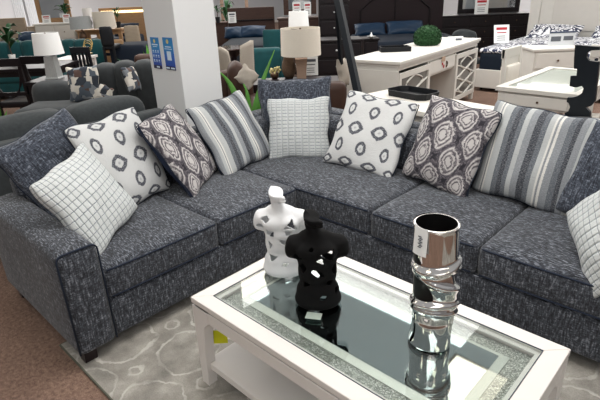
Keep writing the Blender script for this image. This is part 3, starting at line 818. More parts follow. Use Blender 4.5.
def bed_pillow(label, S, m, t=.2, tilt=-.9, z=None, group=None):
    x, y, w, z0, z1, yaw = S; h = max(.3, (z1 - z0) * 1.6)
    return throw_pillow(Vector((x, y, (z0 + z1) / 2)), (yaw, tilt, 0), w, h, t, m, m, None, label, int(abs(x * 100)), group, 'bed_pillow')
def lamp(label, S, zb, shade_px, ms, mb, kind='block', group=None, r2=None):
    """S spans the whole lamp; shade takes the given part of its height"""
    x, y, w, z0, z1, yaw = S; h = z1 - zb; r = T('table_lamp', label, 'lamp', S, group, zb); sh = h * shade_px; zs = h - sh; ra = w / 2; rt = ra * (r2 or .95)
    bm = newbm(); lathe(bm, [(ra, zs), (rt, h), (rt - .006, h), (ra - .006, zs)], 32, cap=False)
    b_ = bm.verts; obj('shade', bm, ms, r, 'auto')
    bm = newbm(); bar(bm, (0, 0, zs * .95), (0, 0, h * .97), .006); bmesh.ops.create_uvsphere(bm, u_segments=8, v_segments=6, radius=.012, matrix=Matrix.Translation((0, 0, h * .98)))
    for k in range(3): bar(bm, (0, 0, h - .02), (rt * .98 * math.cos(k * 2.09), rt * .98 * math.sin(k * 2.09), h - .02), .003)
    obj('harp', bm, 'bronze', r)
    bm = newbm(); bt = zs
    if kind == 'block':
        lathe(bm, [(.068, 0), (.070, .01), (.072, bt * .35), (.088, bt * .8), (.092, bt * .86), (.03, bt * .9), (.02, bt)], 4)
        bmesh.ops.rotate(bm, verts=bm.verts[:], matrix=Matrix.Rotation(R(45), 3, 'Z'))
    elif kind == 'taper': lathe(bm, [(.112, 0), (.112, .012), (.100, .02), (.075, bt * .92), (.012, bt * .93), (.012, bt)], 4); bmesh.ops.rotate(bm, verts=bm.verts[:], matrix=Matrix.Rotation(R(45), 3, 'Z'))
    else: lathe(bm, [(.07, 0), (.07, .015), (.03, .03), (.06, bt * .35), (.075, bt * .5), (.05, bt * .75), (.015, bt * .85), (.012, bt)], 20)
    obj('base', bm, mb, r, 'auto')
    return r
def plant(label, x, y, z, h, spread, n, m, potm, pr_=.06, ph=.1, leafw=.05, kind='blade', seed=0, name='potted_plant'):
    r = thing(name, label, 'plant', (x, y, z), 0); rr_ = random.Random(seed)
    bm = newbm(); lathe(bm, [(pr_ * .75, 0), (pr_, ph), (pr_ * .93, ph), (pr_ * .9, ph - .01)], 20, cap=False); bm.faces.ensure_lookup_table(); lathe(bm, [(pr_ * .75, .001), (0, .001)], 20, cap=False); obj('pot', bm, potm, r, 'auto')
    bm = newbm(); lathe(bm, [(pr_ * .9, ph - .015), (0, ph - .01)], 16, cap=False); obj('soil', bm, 'soil', r)
    if kind == 'tree':
        bm = newbm(); pts = [(.01 * math.sin(k), .01 * math.cos(k * 2), ph - .01 + (h * .75 - ph) * k / 5) for k in range(6)]; tube(bm, pts, [.009 - .001 * k for k in range(6)]); obj('stem', bm, 'bronze', r)
    bm = newbm()
    for k in range(n):
        a_ = 2 * PI * k / n * 2.39 + rr_.random(); ln = h * rr_.uniform(.55, 1) if kind == 'blade' else rr_.uniform(.7, 1) * spread * 1.2
        base = Vector((0, 0, ph)) if kind == 'blade' else Vector((0, 0, ph + (h * .78 - ph) * (.25 + .75 * k / n)))
        out = spread * rr_.uniform(.5, 1); segs = 7; prev = None; dirv = Vector((math.cos(a_), math.sin(a_), 0)); sd = Vector((-math.sin(a_), math.cos(a_), 0))
        for s_ in range(segs + 1):
            u = s_ / segs
            if kind == 'blade': p_ = base + dirv * out * u ** 1.6 + Vector((0, 0, (h - ph) * (ln / h) * (u - .18 * u * u * u)))
            else: p_ = base + dirv * ln * u + Vector((0, 0, (h * .22) * math.sin(u * 2.2)))
            wd = leafw * (math.sin(PI * min(.97, max(.06, u)) ** (.8 if kind == 'blade' else 1.3))) 
            a1 = bm.verts.new(p_ + sd * wd / 2 + Vector((0, 0, .15 * wd))); a2 = bm.verts.new(p_); a3 = bm.verts.new(p_ - sd * wd / 2 + Vector((0, 0, .15 * wd)))
            if prev: bm.faces.new((prev[0], prev[1], a2, a1)); bm.faces.new((prev[1], prev[2], a3, a2))
            prev = (a1, a2, a3)
    o_ = obj('foliage', bm, m, r, True); o_['kind'] = 'stuff'
    return r
def chair(label, S, seat_z, m, mseat=None, kind='slat', depth=.45, name='dining_chair', group=None, legw=.035, turn=0):
    x, y, w, z0, z1, yaw = S; mseat = mseat or m; r = thing(name, label, 'chair', (x, y, 0), yaw + turn, group); H_ = z1
    for sx in (-1, 1):
        bm = newbm(); sqbar(bm, (sx * (w/2 - legw/2), 0, 0), (sx * (w/2 - legw/2), .0, seat_z), legw); obj('leg', bm, m, r)
        bm = newbm(); sqbar(bm, (sx * (w/2 - legw/2), depth, 0), (sx * (w/2 - legw/2), depth, seat_z), legw); obj('leg', bm, m, r)
    bm = newbm(); cush(bm, -w/2, w/2, -.01, depth + .02, seat_z - .05, seat_z + .02, .02, .01, n=3); obj('seat', bm, mseat, r, True)
    bm = newbm()
    if kind == 'solid':
        cush(bm, -w/2, w/2, -.03, .04, seat_z, H_, .03, 0, .01, n=4)
        obj('backrest', bm, mseat, r, True)
    elif kind == 'shell':
        N1, N2 = 12, 10; g = []
        for i in range(N2 + 1):
            v = i / N2; row = []
            ww = w / 2 * (.95 - .25 * v ** 3)
            for j in range(N1 + 1):
                u = -1 + 2 * j / N1; row.append(bm.verts.new((u * ww, -.03 - .02 * v + .12 * u * u, seat_z - .02 + (H_ - seat_z) * v * (1 - .10 * u * u * v))))
            g.append(row)
        for A, B in zip(g, g[1:]):
            for k in range(N1): bm.faces.new((A[k], A[k+1], B[k+1], B[k]))
        o_ = obj('backrest', bm, mseat, r, True); md = o_.modifiers.new('s', 'SOLIDIFY'); md.thickness = .035; md.offset = 0
    else:
        for sx in (-1, 1): sqbar(bm, (sx * (w/2 - legw/2), 0, seat_z), (sx * (w/2 - legw/2), -.04, H_), legw)
        box(bm, -w/2, w/2, -.06, -.025, H_ - .09, H_, .006)
        if kind == 'panel':
            box(bm, -w/2 + legw, w/2 - legw, -.045, -.03, seat_z + .08, H_ - .085)
            box(bm, -w/2 + legw, w/2 - legw, -.05, -.02, seat_z + .04, seat_z + .09, .004)
            obj('back_frame', bm, m, r); bm = newbm(); cush(bm, -w/2 + legw + .01, w/2 - legw - .01, -.075, .005, seat_z + .11, H_ - .16, .02, 0, .004, n=3); obj('back_pad', bm, mseat, r, True); return r
        if kind == 'cross':
            for s_ in (-1, 1): tube(bm, [(s_ * (w/2 - .03) * math.cos(q * PI / 10), -.03, H_ - .10 - (H_ - seat_z - .14) * math.sin(q * PI / 10) * .9) for q in range(0, 6)], .014)
            box(bm, -w/2, w/2, -.045, -.015, seat_z + .1, seat_z + .14)
        if kind == 'slat':
            for k in range(4): box(bm, -w/2 + legw + (w - 2*legw) * (k + .5) / 4 - .015, -w/2 + legw + (w - 2*legw) * (k + .5) / 4 + .015, -.04, -.02, seat_z, H_ - .05)
        obj('back_frame', bm, m, r)
    return r
def slab_table(name, label, cx, cy, w, d, z, yaw, m, leg=.07, top=.035, apron=.07, group=None, cat='table'):
    r = thing(name, label, cat, (cx, cy, 0), yaw, group)
    bm = newbm(); box(bm, -w/2, w/2, -d/2, d/2, z - top, z, .005); obj('tabletop', bm, m, r)
    bm = newbm(); box(bm, -w/2 + .04, w/2 - .04, -d/2 + .04, d/2 - .04, z - top - apron, z - top); obj('apron', bm, m, r)
    for sx in (-1, 1):
        for sy in (-1, 1):
            bm = newbm(); sqbar(bm, (sx * (w/2 - .06), sy * (d/2 - .06), z - top), (sx * (w/2 - .06), sy * (d/2 - .06), 0), leg, None, leg * .7); obj('leg', bm, m, r)
    return r
def backsofa(name, label, S, m, depth=.9, seat_z=.45, chan=0, cushions=0, arm=True, armh=.62, facing=True, feet=True):
    """sofa seen from its front (facing) or its back; local front is -y when facing"""
    x, y, w, z0, z1, yaw = S; H_ = z1; r = thing(name, label, 'sofa', (x, y, 0), yaw if facing else yaw + PI)
    bm = newbm(); cush(bm, -w/2 + .05, w/2 - .05, -depth + .02, .0, .08, seat_z - .12, .03, 0, n=3); obj('base', bm, m, r, True)
    if chan:
        for k in range(chan):
            a_ = -w/2 + w * k / chan; b_ = a_ + w / chan
            bm = newbm(); cush(bm, a_ - .012, b_ + .012, -.16, .10, seat_z - .05, H_ - .03 * abs((k + .5) / chan * 2 - 1) ** 2, .085, .0, .015, n=4, seed=k); obj('back_channel', bm, m, r, True)
    else:
        bm = newbm(); cush(bm, -w/2, w/2, -.04, .14, .1, H_ - (.06 if cushions else 0), .06, 0, n=4); obj('back_frame', bm, m, r, True)
    for k in range(cushions):
        a_ = -w/2 + .1 + (w - .2) * k / cushions; b_ = a_ + (w - .2) / cushions
        bm = newbm(); cush(bm, a_ + .004, b_ - .004, -.30, -.03, seat_z - .02, H_ + .03, .08, .025, .02, n=8, seed=k + 3); obj('back_cushion', bm, m, r, True)
    ns = max(1, cushions or 2)
    for k in range(ns):
        a_ = -w/2 + .12 + (w - .24) * k / ns; b_ = a_ + (w - .24) / ns
        bm = newbm(); cush(bm, a_ + .004, b_ - .004, -depth, -.1, seat_z - .14, seat_z, .05, .02, n=5, seed=k); obj('seat_cushion', bm, m, r, True)
    if arm:
        for sx in (-1, 1):
            bm = newbm(); xa, xb = sx * (w/2 + .06), sx * (w/2 - .14); cush(bm, min(xa, xb), max(xa, xb), -depth, .12, .08, armh, .07, .01, n=4); obj('arm', bm, m, r, True)
    if feet:
        for sx in (-1, 1):
            for yy in (-depth + .08, .04):
                bm = newbm(); box(bm, sx * (w/2 - .06) - .03, sx * (w/2 - .06) + .03, yy - .03, yy + .03, 0, .09); obj('foot', bm, 'darkwood', r)
    return r

# ================================================================== right side
# white console behind the sofa
ang = R(-9)
cc = Vector((-.62, 2.16, 0))
ct = slab_table('console_table', 'white console table directly behind the right run of the sofa', -.55, 2.12, 2.15, .50, .75, ang, 'cream', top=.04)
# black tray on it
tp = U(411, 97, .75)
tr_ = thing('serving_tray', 'black octagonal tray with raised rim on the white console behind the sofa', 'tray', (tp.x - .01, tp.y + .04, .75), ang)
def octa(a_, b_, k): return [(a_ - k, -b_), (a_, -b_ + k), (a_, b_ - k), (a_ - k, b_), (-a_ + k, b_), (-a_, b_ - k), (-a_, -b_ + k), (-a_ + k, -b_)]
bm = newbm(); o8 = octa(.20, .125, .05)
vs = [bm.verts.new((p[0], p[1], .001)) for p in o8]; vs2 = [bm.verts.new((p[0], p[1], .008)) for p in o8]; bm.faces.new(vs[::-1]); bm.faces.new(vs2)
for k in range(8): bm.faces.new((vs[k], vs[(k+1) % 8], vs2[(k+1) % 8], vs2[k]))
obj('base', bm, 'black', tr_)
bm = newbm(); o8b = octa(.193, .118, .048)
for z_ in (0,):
    A = [bm.verts.new((p[0], p[1], .008)) for p in o8]; B = [bm.verts.new((p[0] * 1.04, p[1] * 1.04, .05)) for p in o8]; C_ = [bm.verts.new((p[0] * 1.04, p[1] * 1.04, .05)) for p in o8b]; D_ = [bm.verts.new((p[0], p[1], .009)) for p in o8b]
    for P_, Q in ((A, B), (B, C_), (C_, D_)):
        for k in range(8): bm.faces.new((P_[k], P_[(k+1) % 8], Q[(k+1) % 8], Q[k]))
obj('rim', bm, 'black', tr_)
# notched black stand on the console
SY = 2.30
pts = [(575, 45), (599, 47), (599.5, 50), (591, 50.5), (587, 53), (586.5, 57), (589, 60.5), (594, 61.5), (599, 62), (596.5, 85), (595, 101), (591, 106), (585.5, 107.5), (590, 112), (590, 117), (565, 117),
       (564.5, 113), (568, 111.5), (570, 107), (568.5, 103), (566.5, 102), (567.5, 97.5), (572, 97.5), (577, 96.5), (582, 93), (583.5, 88.5), (582, 86), (576, 87.5), (569.5, 86.5), (570.5, 76), (576.5, 75.8), (577, 69), (573.8, 68.7), (574, 58)]
W3 = [UA(px, py, 1, SY) for px, py in pts]
bx0 = min(p.x for p in W3); bz0 = .752
st = thing('display_stand', 'black notched upright display board standing on the white console', 'stand', (W3[15].x, SY, bz0))
zshift = min(p.z for p in W3) - bz0
bm = newbm(); prism(bm, [(p.x - W3[15].x, max(0.012, p.z - bz0)) for p in W3], 0, .03); obj('board', bm, 'gunmetal', st)
bm = newbm(); box(bm, -.02, .14, -.05, .08, 0, .012, .003); obj('foot', bm, 'gunmetal', st)

# white glass-top dining table + chair
dt = thing('dining_table', 'white dining table with an inset glass top beyond the console', 'table', (-.50, 3.70, 0), R(0))
tw, td = .68, 1.32
bm = newbm(); ring(bm, -tw/2, tw/2, -td/2, td/2, .09, .73, .762, w2=.07); obj('top_frame', bm, 'white2', dt)
bm = newbm(); box(bm, -tw/2 + .072, tw/2 - .072, -td/2 + .092, td/2 - .092, .745, .752); MT['aqua'] = mat('pale green glass', 'B9C3BA', .06, .3, var=.06); obj('glass_top', bm, 'aqua', dt)
bm = newbm(); ring(bm, -tw/2 + .03, tw/2 - .03, -td/2 + .03, td/2 - .03, .03, .60, .73); obj('apron', bm, 'white2', dt)
bm = newbm(); box(bm, -.25, .25, -td/2 + .012, -td/2 + .03, .62, .71, .003); dr = obj('drawer', bm, 'white2', dt)
bm = newbm(); bmesh.ops.create_uvsphere(bm, u_segments=8, v_segments=6, radius=.01, matrix=Matrix.Translation((.02, -td/2 + .0, .665))); obj('knob', bm, 'bronze', dr)
for sx in (-1, 1):
    for sy in (-1, 1):
        bm = newbm(); sqbar(bm, (sx * (tw/2 - .06), sy * (td/2 - .06), .73), (sx * (tw/2 - .06), sy * (td/2 - .06), 0), .08, None, .055); obj('leg', bm, 'white2', dt)
chair('white dining chair with a padded back at the far side of the glass-top table', (-1.0, 3.83, .40, 0, 1.0, R(-90)), .47, 'white2', 'cream', 'panel')
p = PX(610, 90, 3.9)
chair('cream slat-back chair cut off by the right picture edge', (p.x + .02, p.y, .42, 0, 1.12, R(20)), .46, 'white2', 'cream', 'slat')

# buffet
A = U(399, 62, .86); B = U(355, 57, .86); Cn = U(480, 38, .86)
ux = (Cn - A); BLn = ux.length; byaw = math.atan2(ux.y, ux.x)
BD = (B - A).length
bf = thing('sideboard', 'white sideboard with lattice glass doors and a kneehole, topped by a black tray', 'sideboard', (A.x, A.y, 0), byaw)
# local: x along the front, y toward the back (left of x)
ln = BLn
bh = .86
bm = newbm(); box(bm, -.0, ln, -.015, BD, bh - .035, bh, .006); obj('top', bm, 'white2', bf)
bm = newbm(); box(bm, .02, ln - .02, .0, BD - .01, bh - .06, bh - .035); box(bm, .03, ln - .03, .02, BD - .01, bh - .1, bh - .06); obj('cornice', bm, 'white2', bf)
b3 = ln / 3
bm = newbm()
for (xa, xb) in ((.03, b3), (2 * b3, ln - .03)):
    box(bm, xa, xa + .03, .03, BD - .02, .08, bh - .1); box(bm, xb - .03, xb, .03, BD - .02, .08, bh - .1)
    box(bm, xa, xb, BD - .04, BD - .02, .08, bh - .1); box(bm, xa, xb, .03, BD - .02, .08, .11)
box(bm, b3, 2 * b3, .05, BD - .02, bh - .30, bh - .1)
box(bm, b3, 2 * b3, BD - .04, BD - .02, .08, bh - .1)
obj('carcass', bm, 'white2', bf)
bm = newbm(); box(bm, .0, .012, -.0, BD - .01, .02, bh - .1, .002); obj('end_panel', bm, 'white2', bf)
for (xa, xb) in ((.03, b3), (2 * b3, ln - .03)):
    bm = newbm(); fw = .06; za, zb_ = .10, bh - .13
    for q in ((xa, xb, za, za + fw), (xa, xb, zb_ - fw, zb_), (xa, xa + fw, za + fw, zb_ - fw), (xb - fw, xb, za + fw, zb_ - fw)): box(bm, q[0], q[1], .0, .028, q[2], q[3], .003)
    dr = obj('door', bm, 'white2', bf)
    bm = newbm(); box(bm, xa + fw, xb - fw, .02, .026, za + fw, zb_ - fw); MT.setdefault('smoke', mat('smoky door glass', '6F6C69', .15, .3, var=.3, scale=5)); obj('pane', bm, 'smoke', dr)
    bm = newbm(); mx_ = (xa + xb) / 2; hw = (xb - xa) / 2 - fw; n_ = 3; hh = (zb_ - za - 2 * fw) / n_
    for k in range(n_):
        z_ = za + fw + hh * k
        for s_ in (-1, 1):
            tube(bm, [(mx_ + s_ * hw * .62 * math.sin(PI * q / 8), .012, z_ + hh * q / 8) for q in range(9)], .010)
            tube(bm, [(mx_ + s_ * (hw - hw * .75 * math.sin(PI * q / 8)), .012, z_ - hh/2 + hh * q / 8) for q in range(9) if za + fw - .01 <= z_ - hh/2 + hh * q / 8 <= zb_ - fw + .01], .010)
    obj('lattice', bm, 'white2', dr)
bm = newbm(); box(bm, b3 + .02, 2 * b3 - .02, .02, .05, bh - .27, bh - .12, .004); dr = obj('drawer', bm, 'white2', bf)
bm = newbm(); mx_ = ln / 2; tube(bm, [(mx_ + .10 + .035 * math.sin(q * PI / 6), .012, bh - .17 - .035 + .035 * math.cos(q * PI / 6)) for q in range(7)], .006); bar(bm, (mx_ + .10, .015, bh - .165), (mx_ + .10, .015, bh - .245), .006)
obj('ring_handle', bm, 'bronze', dr)
bm = newbm(); box(bm, mx_ - .06, mx_ + .05, .013, .018, bh - .16, bh - .10); MT['kraft'] = mat('kraft tag', 'B59C88', .7); obj('price_tag', bm, 'kraft', dr)
bm = newbm(); box(bm, mx_ - .05, mx_ - .02, .010, .015, bh - .20, bh - .17); box(bm, mx_ + .0, mx_ + .03, .010, .015, bh - .24, bh - .20); obj('pull_plate', bm, 'red', dr)
for q in (.02, ln - .08):
    for yy in (.01, BD - .07):
        bm = newbm(); box(bm, q, q + .06, yy, yy + .05, 0, .1); obj('foot', bm, 'white2', bf)
# things on the sideboard
p = U(394.5, 51, bh); ty = thing('shallow_tray', 'shallow rectangular black tray at the near end of the white sideboard', 'tray', (p.x, p.y, bh), R(44))
bm = newbm(); box(bm, -.17, .17, -.10, .10, 0, .008); obj('base', bm, 'black', ty)
bm = newbm(); ring(bm, -.18, .18, -.11, .11, .014, .0, .055); obj('rim', bm, 'black', ty)
p = U(427, 45, bh); hb = thing('boxwood_ball', 'clipped green boxwood dome on the white sideboard', 'plant', (p.x, p.y, bh))
bm = newbm(); rr_ = random.Random(5)
bmesh.ops.create_icosphere(bm, subdivisions=4, radius=.17)
for v_ in bm.verts:
    v_.co *= 1 + rr_.uniform(-.06, .06); v_.co.z = v_.co.z * .88 + .09
    if v_.co.z < 0: v_.co.z = 0
obj('core', bm, 'hedge', hb)
bm = newbm()
for k in range(900):
    u = rr_.uniform(-.45, 1); a_ = rr_.uniform(0, 2 * PI); s_ = math.sqrt(1 - u * u); n_ = Vector((s_ * math.cos(a_), s_ * math.sin(a_), u)); c = n_ * .178; c.z = c.z * .88 + .09
    if c.z < .01: continue
    t1 = n_.cross(Vector((rr_.uniform(-1, 1), rr_.uniform(-1, 1), rr_.uniform(-1, 1)))).normalized(); t2 = (n_ * .7 + t1.cross(n_) * .7).normalized()
    vs = [bm.verts.new(c + t1 * (.012 * i) + t2 * (.012 * j)) for i, j in ((0, -1), (.7, 0), (0, 1), (-.7, 0))]; bm.faces.new(vs)
o = obj('leaves', bm, 'hedge', hb); o['kind'] = 'stuff'
S = on(448, 35.5, 463, 42, bh); r = T('place_sign', 'small white block sign near the far end of the white sideboard', 'sign', S, None, bh)
bm = newbm(); box(bm, -S[2]/2, S[2]/2, -.01, .02, 0, .07, .003); obj('panel', bm, 'paper', r)
bm = newbm(); box(bm, .0, S[2]*.4, -.012, -.01, .02, .045); obj('printed_lines', bm, 'ink', r)

# grey chair beyond the sideboard
S = span(448, 28, 478, 40, 8.0); chair('grey upholstered chair showing its rounded back above the sideboard', (S[0], S[1], S[2], 0, S[4], S[5]), .45, 'black', 'charcoal', 'shell', turn=PI)
# dark dresser with mirror
S = span(438, 14, 529, 60, 10.6); r, h = chest('dresser', 'wide espresso dresser under a mirror against the far right side', 'dresser', S, 'espresso2', 4, 3, .5, legs=.08)
S2 = span(459, -26, 521, 13, 10.75); framed_mirror('espresso framed mirror standing on the wide far right dresser', (S2[0], S2[1], S2[2], h, S2[4], S2[5]), 'espresso2', .1)
S = span(475, -2, 488.5, 14, 10.55); card('upright white price card on the dresser in front of its mirror', S, h, lean=.05)
# paisley bed
pA = U(480, 49, .64); pB = U(600, 60, .64); byw = math.atan2(pB.y - pA.y, pB.x - pA.x)
bw_ = 2.05; LB = 2.3; byw = R(2)
byw = R(2); ex = Vector((math.cos(byw), math.sin(byw), 0)); ey = Vector((-math.sin(byw), math.cos(byw), 0))
hc = Vector((pA.x, pA.y, 0)) + ex * (bw_ / 2) + ey * LB
pb = thing('bed', 'white framed bed under a navy and white paisley cover', 'bed', hc, byw)
bm = newbm(); box(bm, -bw_/2 + .12, bw_/2 - .12, -.03, .04, 0, 1.75, .01); hbd = obj('headboard', bm, 'white2', pb)
for sx in (-1, 1):
    bm = newbm(); box(bm, sx * (bw_/2 - .03) - .09, sx * (bw_/2 - .03) + .09, -.06, .08, 0, 1.8, .012); obj('post', bm, 'white2', pb)
bm = newbm(); box(bm, -bw_/2 + .34, bw_/2 - .34, -.05, -.03, .74, 1.7, .008); MT['panel'] = mat('pearl panel', 'C9C5BF', .4, var=.03); obj('headboard_panel', bm, 'panel', hbd)
bm = newbm(); box(bm, -bw_/2 - .03, bw_/2 + .03, -LB - .03, -.05, .06, .34, .01); obj('side_rail', bm, 'white2', pb)
bm = newbm(); cush(bm, -bw_/2, bw_/2, -LB, -.07, .30, .60, .05, .0, n=4); obj('mattress', bm, 'navy', pb, True)
bm = newbm(); cush(bm, -bw_/2 - .01, bw_/2 + .01, -LB - .01, -.07, .585, .65, .03, .06, n=8); obj('bed_cover', bm, 'paisley', pb, True)
for k_, (sx, lb_) in enumerate(((-.5, 'paisley sham pillow on the white framed bed, nearer the espresso dresser'), (.5, 'paisley sham pillow on the white framed bed, nearer the lattice panel'))):
    q_ = hc + ex * 0 + Vector((math.cos(byw), math.sin(byw), 0)) * sx + Vector((-math.sin(byw), math.cos(byw), 0)) * -.45; q_.z = .74
    throw_pillow(q_, (byw, -1.2, 0), .85, .55, .18, 'paisley', 'paisley', None, lb_, 90 + k_, None, 'bed_pillow')
S = span(595, -10, 612, 26, 9.0); r = T('lattice_screen', 'black and white cut lattice panel at the top right corner', 'screen', S)
bm = newbm(); box(bm, -S[2]/2, S[2]/2, 0, .04, .02, S[4], .005); obj('panel', bm, 'lattice', r)
bm = newbm(); ring(bm, -S[2]/2 - .03, S[2]/2 + .03, -.01, .05, .012, 0, .04); obj('foot', bm, 'white2', r)
# nightstand
S = span(531, 47, 577, 110, 6.3); r, h = chest('nightstand', 'white nightstand with a bronze pull beyond the dining table', 'nightstand', (S[0], S[1], S[2], 0, S[4], S[5]), 'white2', 3, 1, .42, legs=.08)
S = span(549, 31, 575, 45.5, 6.4); r = T('acrylic_sign', 'clear acrylic sign with two small pictures on the white nightstand', 'sign', S, None, h)
hh = S[4] - h
bm = newbm(); box(bm, -S[2]/2, S[2]/2, 0, .006, 0, hh, .001); obj('panel', bm, 'clear', r)
bm = newbm(); box(bm, -S[2]/2, S[2]/2, -.004, 0, hh * .88, hh); MT['slate'] = mat('slate blue print', '4B5468', .5); obj('heading', bm, 'slate', r)
bm = newbm(); box(bm, -S[2]*.42, -S[2]*.04, -.003, 0, hh * .3, hh * .65); box(bm, S[2]*.06, S[2]*.42, -.003, 0, hh * .35, hh * .65); obj('picture', bm, 'ink', r)
S = span(493, 24, 512, 46, 7.9)
card('leaning white price card with a dark picture, on the paisley bed corner', (S[0], S[1], S[2]*.8, S[3], S[4], S[5]), .67, lean=.3)

# ================================================================== middle
S = span(347, -14, 442, 60, 10.3); r, hb_ = bed('espresso bed with an arched panel headboard and navy bedding', S, 'darkwood', 'navy', 1.9, .68, arch=True)
bm = newbm(); w = S[2]
for s_ in (0,):
    tube(bm, [(-w*.36, -.03, .7), (-w*.36, -.03, S[4]*.72), (-w*.22, -.03, S[4]*.86), (w*.22, -.03, S[4]*.86), (w*.36, -.03, S[4]*.72), (w*.36, -.03, .7)], .02)
    bar(bm, (0, -.03, .7), (0, -.03, S[4]*.86), .012)
obj('moulding', bm, 'espresso2', hb_)
S = span(354, 24, 386, 33, 9.9); bed_pillow('satin navy pillow on the espresso bed, nearer the leaning post', (S[0], S[1], S[2], .68, .88, S[5]), 'navysat', tilt=-.8)
S = span(386, 24, 424, 35, 9.9); bed_pillow('satin navy pillow on the espresso bed, above the black tray', (S[0], S[1], S[2], .68, .9, S[5]), 'navysat', tilt=-.8)
S = span(364, 38, 378, 60, 7.4); r, h = chest('side_table', 'small espresso side table beside the espresso bed', 'table', (S[0], S[1], S[2], 0, S[4], S[5]), 'espresso2', 2, 1, .35, legs=.06)
S = T('trinket_dish', 'small silver trinket dish on the small espresso side table', 'dish', S, None, h); bm = newbm(); lathe(bm, [(.02, 0), (.05, .02), (.07, .035), (.03, .03), (.015, .06), (.004, .09)], 16); obj('bowl', bm, 'silver', S, True)
# chests left of the leaning post
S = span(319, -14, 349, 40, 8.2); chest('tall_chest', 'tall espresso chest of drawers behind the leaning post', 'dresser', (S[0], S[1], S[2], 0, S[4], S[5]), 'espresso2', 6, 1, .45, knob='silver')
S = span(312, 39, 361, 80, 6.6); chest('chest_of_drawers', 'low espresso chest of drawers in front of the tall one', 'dresser', (S[0], S[1], S[2], 0, S[4], S[5]), 'espresso2', 4, 1, .45, knob='silver')
S = span(279, 17, 322, 60, 9.2); r, h = chest('dresser', 'long walnut dresser behind the two central lamps', 'dresser', (S[0], S[1], S[2], 0, S[4], S[5]), 'walnut', 3, 2, .45)
S2 = span(283, -24, 316, 13, 9.9); framed_mirror('walnut framed mirror behind the two central lamps', (S2[0], S2[1], S2[2], h, S2[4], S2[5]), 'walnut', .1)
S = span(292.5, 2, 301, 14, 9.5); card('white price card under the walnut mirror, left of the pair', (S[0], S[1], S[2], 0, S[4], S[5]), h, lean=.05)
S = span(304, 2, 311, 14, 9.5); card('white price card under the walnut mirror, right of the pair', (S[0], S[1], S[2], 0, S[4], S[5]), h, lean=.05)
# walnut bed
S = span(229, 7, 275, 50, 11); r, hb_ = bed('walnut bed with a plank headboard and dark bedding right of the pillar', S, 'walnut', 'darkbed', 2.2, .66)
bm = newbm(); w = S[2]; box(bm, -w/2 + .02, w/2 - .02, -.06, -.02, S[4]*.78, S[4]*.80, .002); obj('groove', bm, 'espresso2', hb_)
S = span(224, 27, 243, 35, 10.6); bed_pillow('satin navy pillow on the walnut bed, nearer the pillar', (S[0], S[1], S[2], .68, .86, S[5]), 'navysat', tilt=-.8)
S = span(240, 27, 266, 35, 10.6); bed_pillow('satin navy pillow on the walnut bed, nearer the lamps', (S[0], S[1], S[2], .68, .87, S[5]), 'navysat', tilt=-.8)
S = span(209, 22, 228, 60, 10.9); r, h = chest('nightstand', 'walnut nightstand beside the pillar with a small potted plant', 'nightstand', (S[0], S[1], S[2], 0, S[4], S[5]), 'walnut', 2, 1, .42)
p = PX(218, 22, 10.55); plant('small tree-like plant in a dark pot on the walnut nightstand', p.x, p.y, h, .38, .14, 9, 'leafd', 'potd', .05, .12, .07, 'tree', 2)
S = span(228, 12, 236, 22, 10.35); card('white diamond swing tag card beside the walnut headboard', (S[0], S[1], S[2], 0, S[4], S[5]), h, lean=.05, red=False)
S = span(221, -20, 246, 14, 12); r = T('easel_frame', 'tall wooden easel frame behind the walnut headboard', 'frame', S)
bm = newbm(); w = S[2]
for sx in (-1, 1): box(bm, sx * w/2 - .04, sx * w/2 + .04, 0, .04, 0, S[4], .004)
box(bm, -w/2, w/2, 0, .03, S[3], S[3] + .07); obj('frame', bm, 'lampwood', r)
p = PX(227, 20, 11.6); plant('dark leafy plant in a white pot behind the walnut bed', p.x, p.y, 0, 1.45, .2, 14, 'leafd', 'pot', .12, .25, .12, 'tree', 4)
# teal chair, beige chairs, round table
S = span(263, 29, 283, 60, 8.3); chair('teal velvet chair with a square back behind the large lamp', (S[0], S[1], S[2], 0, S[4], S[5]), .48, 'black', 'teal', 'solid', .55, 'accent_chair', turn=R(160))
S = span(246, 47, 282, 64, 7.2); backsofa('loveseat', 'low teal velvet loveseat seen between the beige chair and the lamp', (S[0], S[1], S[2], 0, S[4], S[5]), 'teal', .7, .4, cushions=0, facing=False, armh=.5)
S = span(240, 38, 258, 70, 6.2); chair('beige shell-back dining chair beside the round table', (S[0], S[1], S[2] * 1.15, 0, S[4], S[5]), .48, 'darkwood', 'beige', 'shell', turn=R(70))
S = span(214, 45, 226, 70, 6.0); chair('beige shell-back chair half hidden by the pillar', (S[0], S[1], S[2] * 1.6, 0, S[4], S[5]), .48, 'darkwood', 'beige', 'shell', turn=R(200))
p = U(233, 47, .76); r = thing('round_table', 'small round dark wood table between the beige chairs', 'table', (p.x, p.y, 0))
bm = newbm(); lathe(bm, [(.0, .73), (.30, .73), (.31, .745), (.30, .76), (0, .76)], 32, cap=False); obj('tabletop', bm, mat('polished dark table', '3A2A26', .15), r, 'auto')
bm = newbm(); lathe(bm, [(.2, 0), (.2, .03), (.05, .08), (.05, .6), (.22, .73)], 24); obj('pedestal', bm, 'darkwood', r, 'auto')
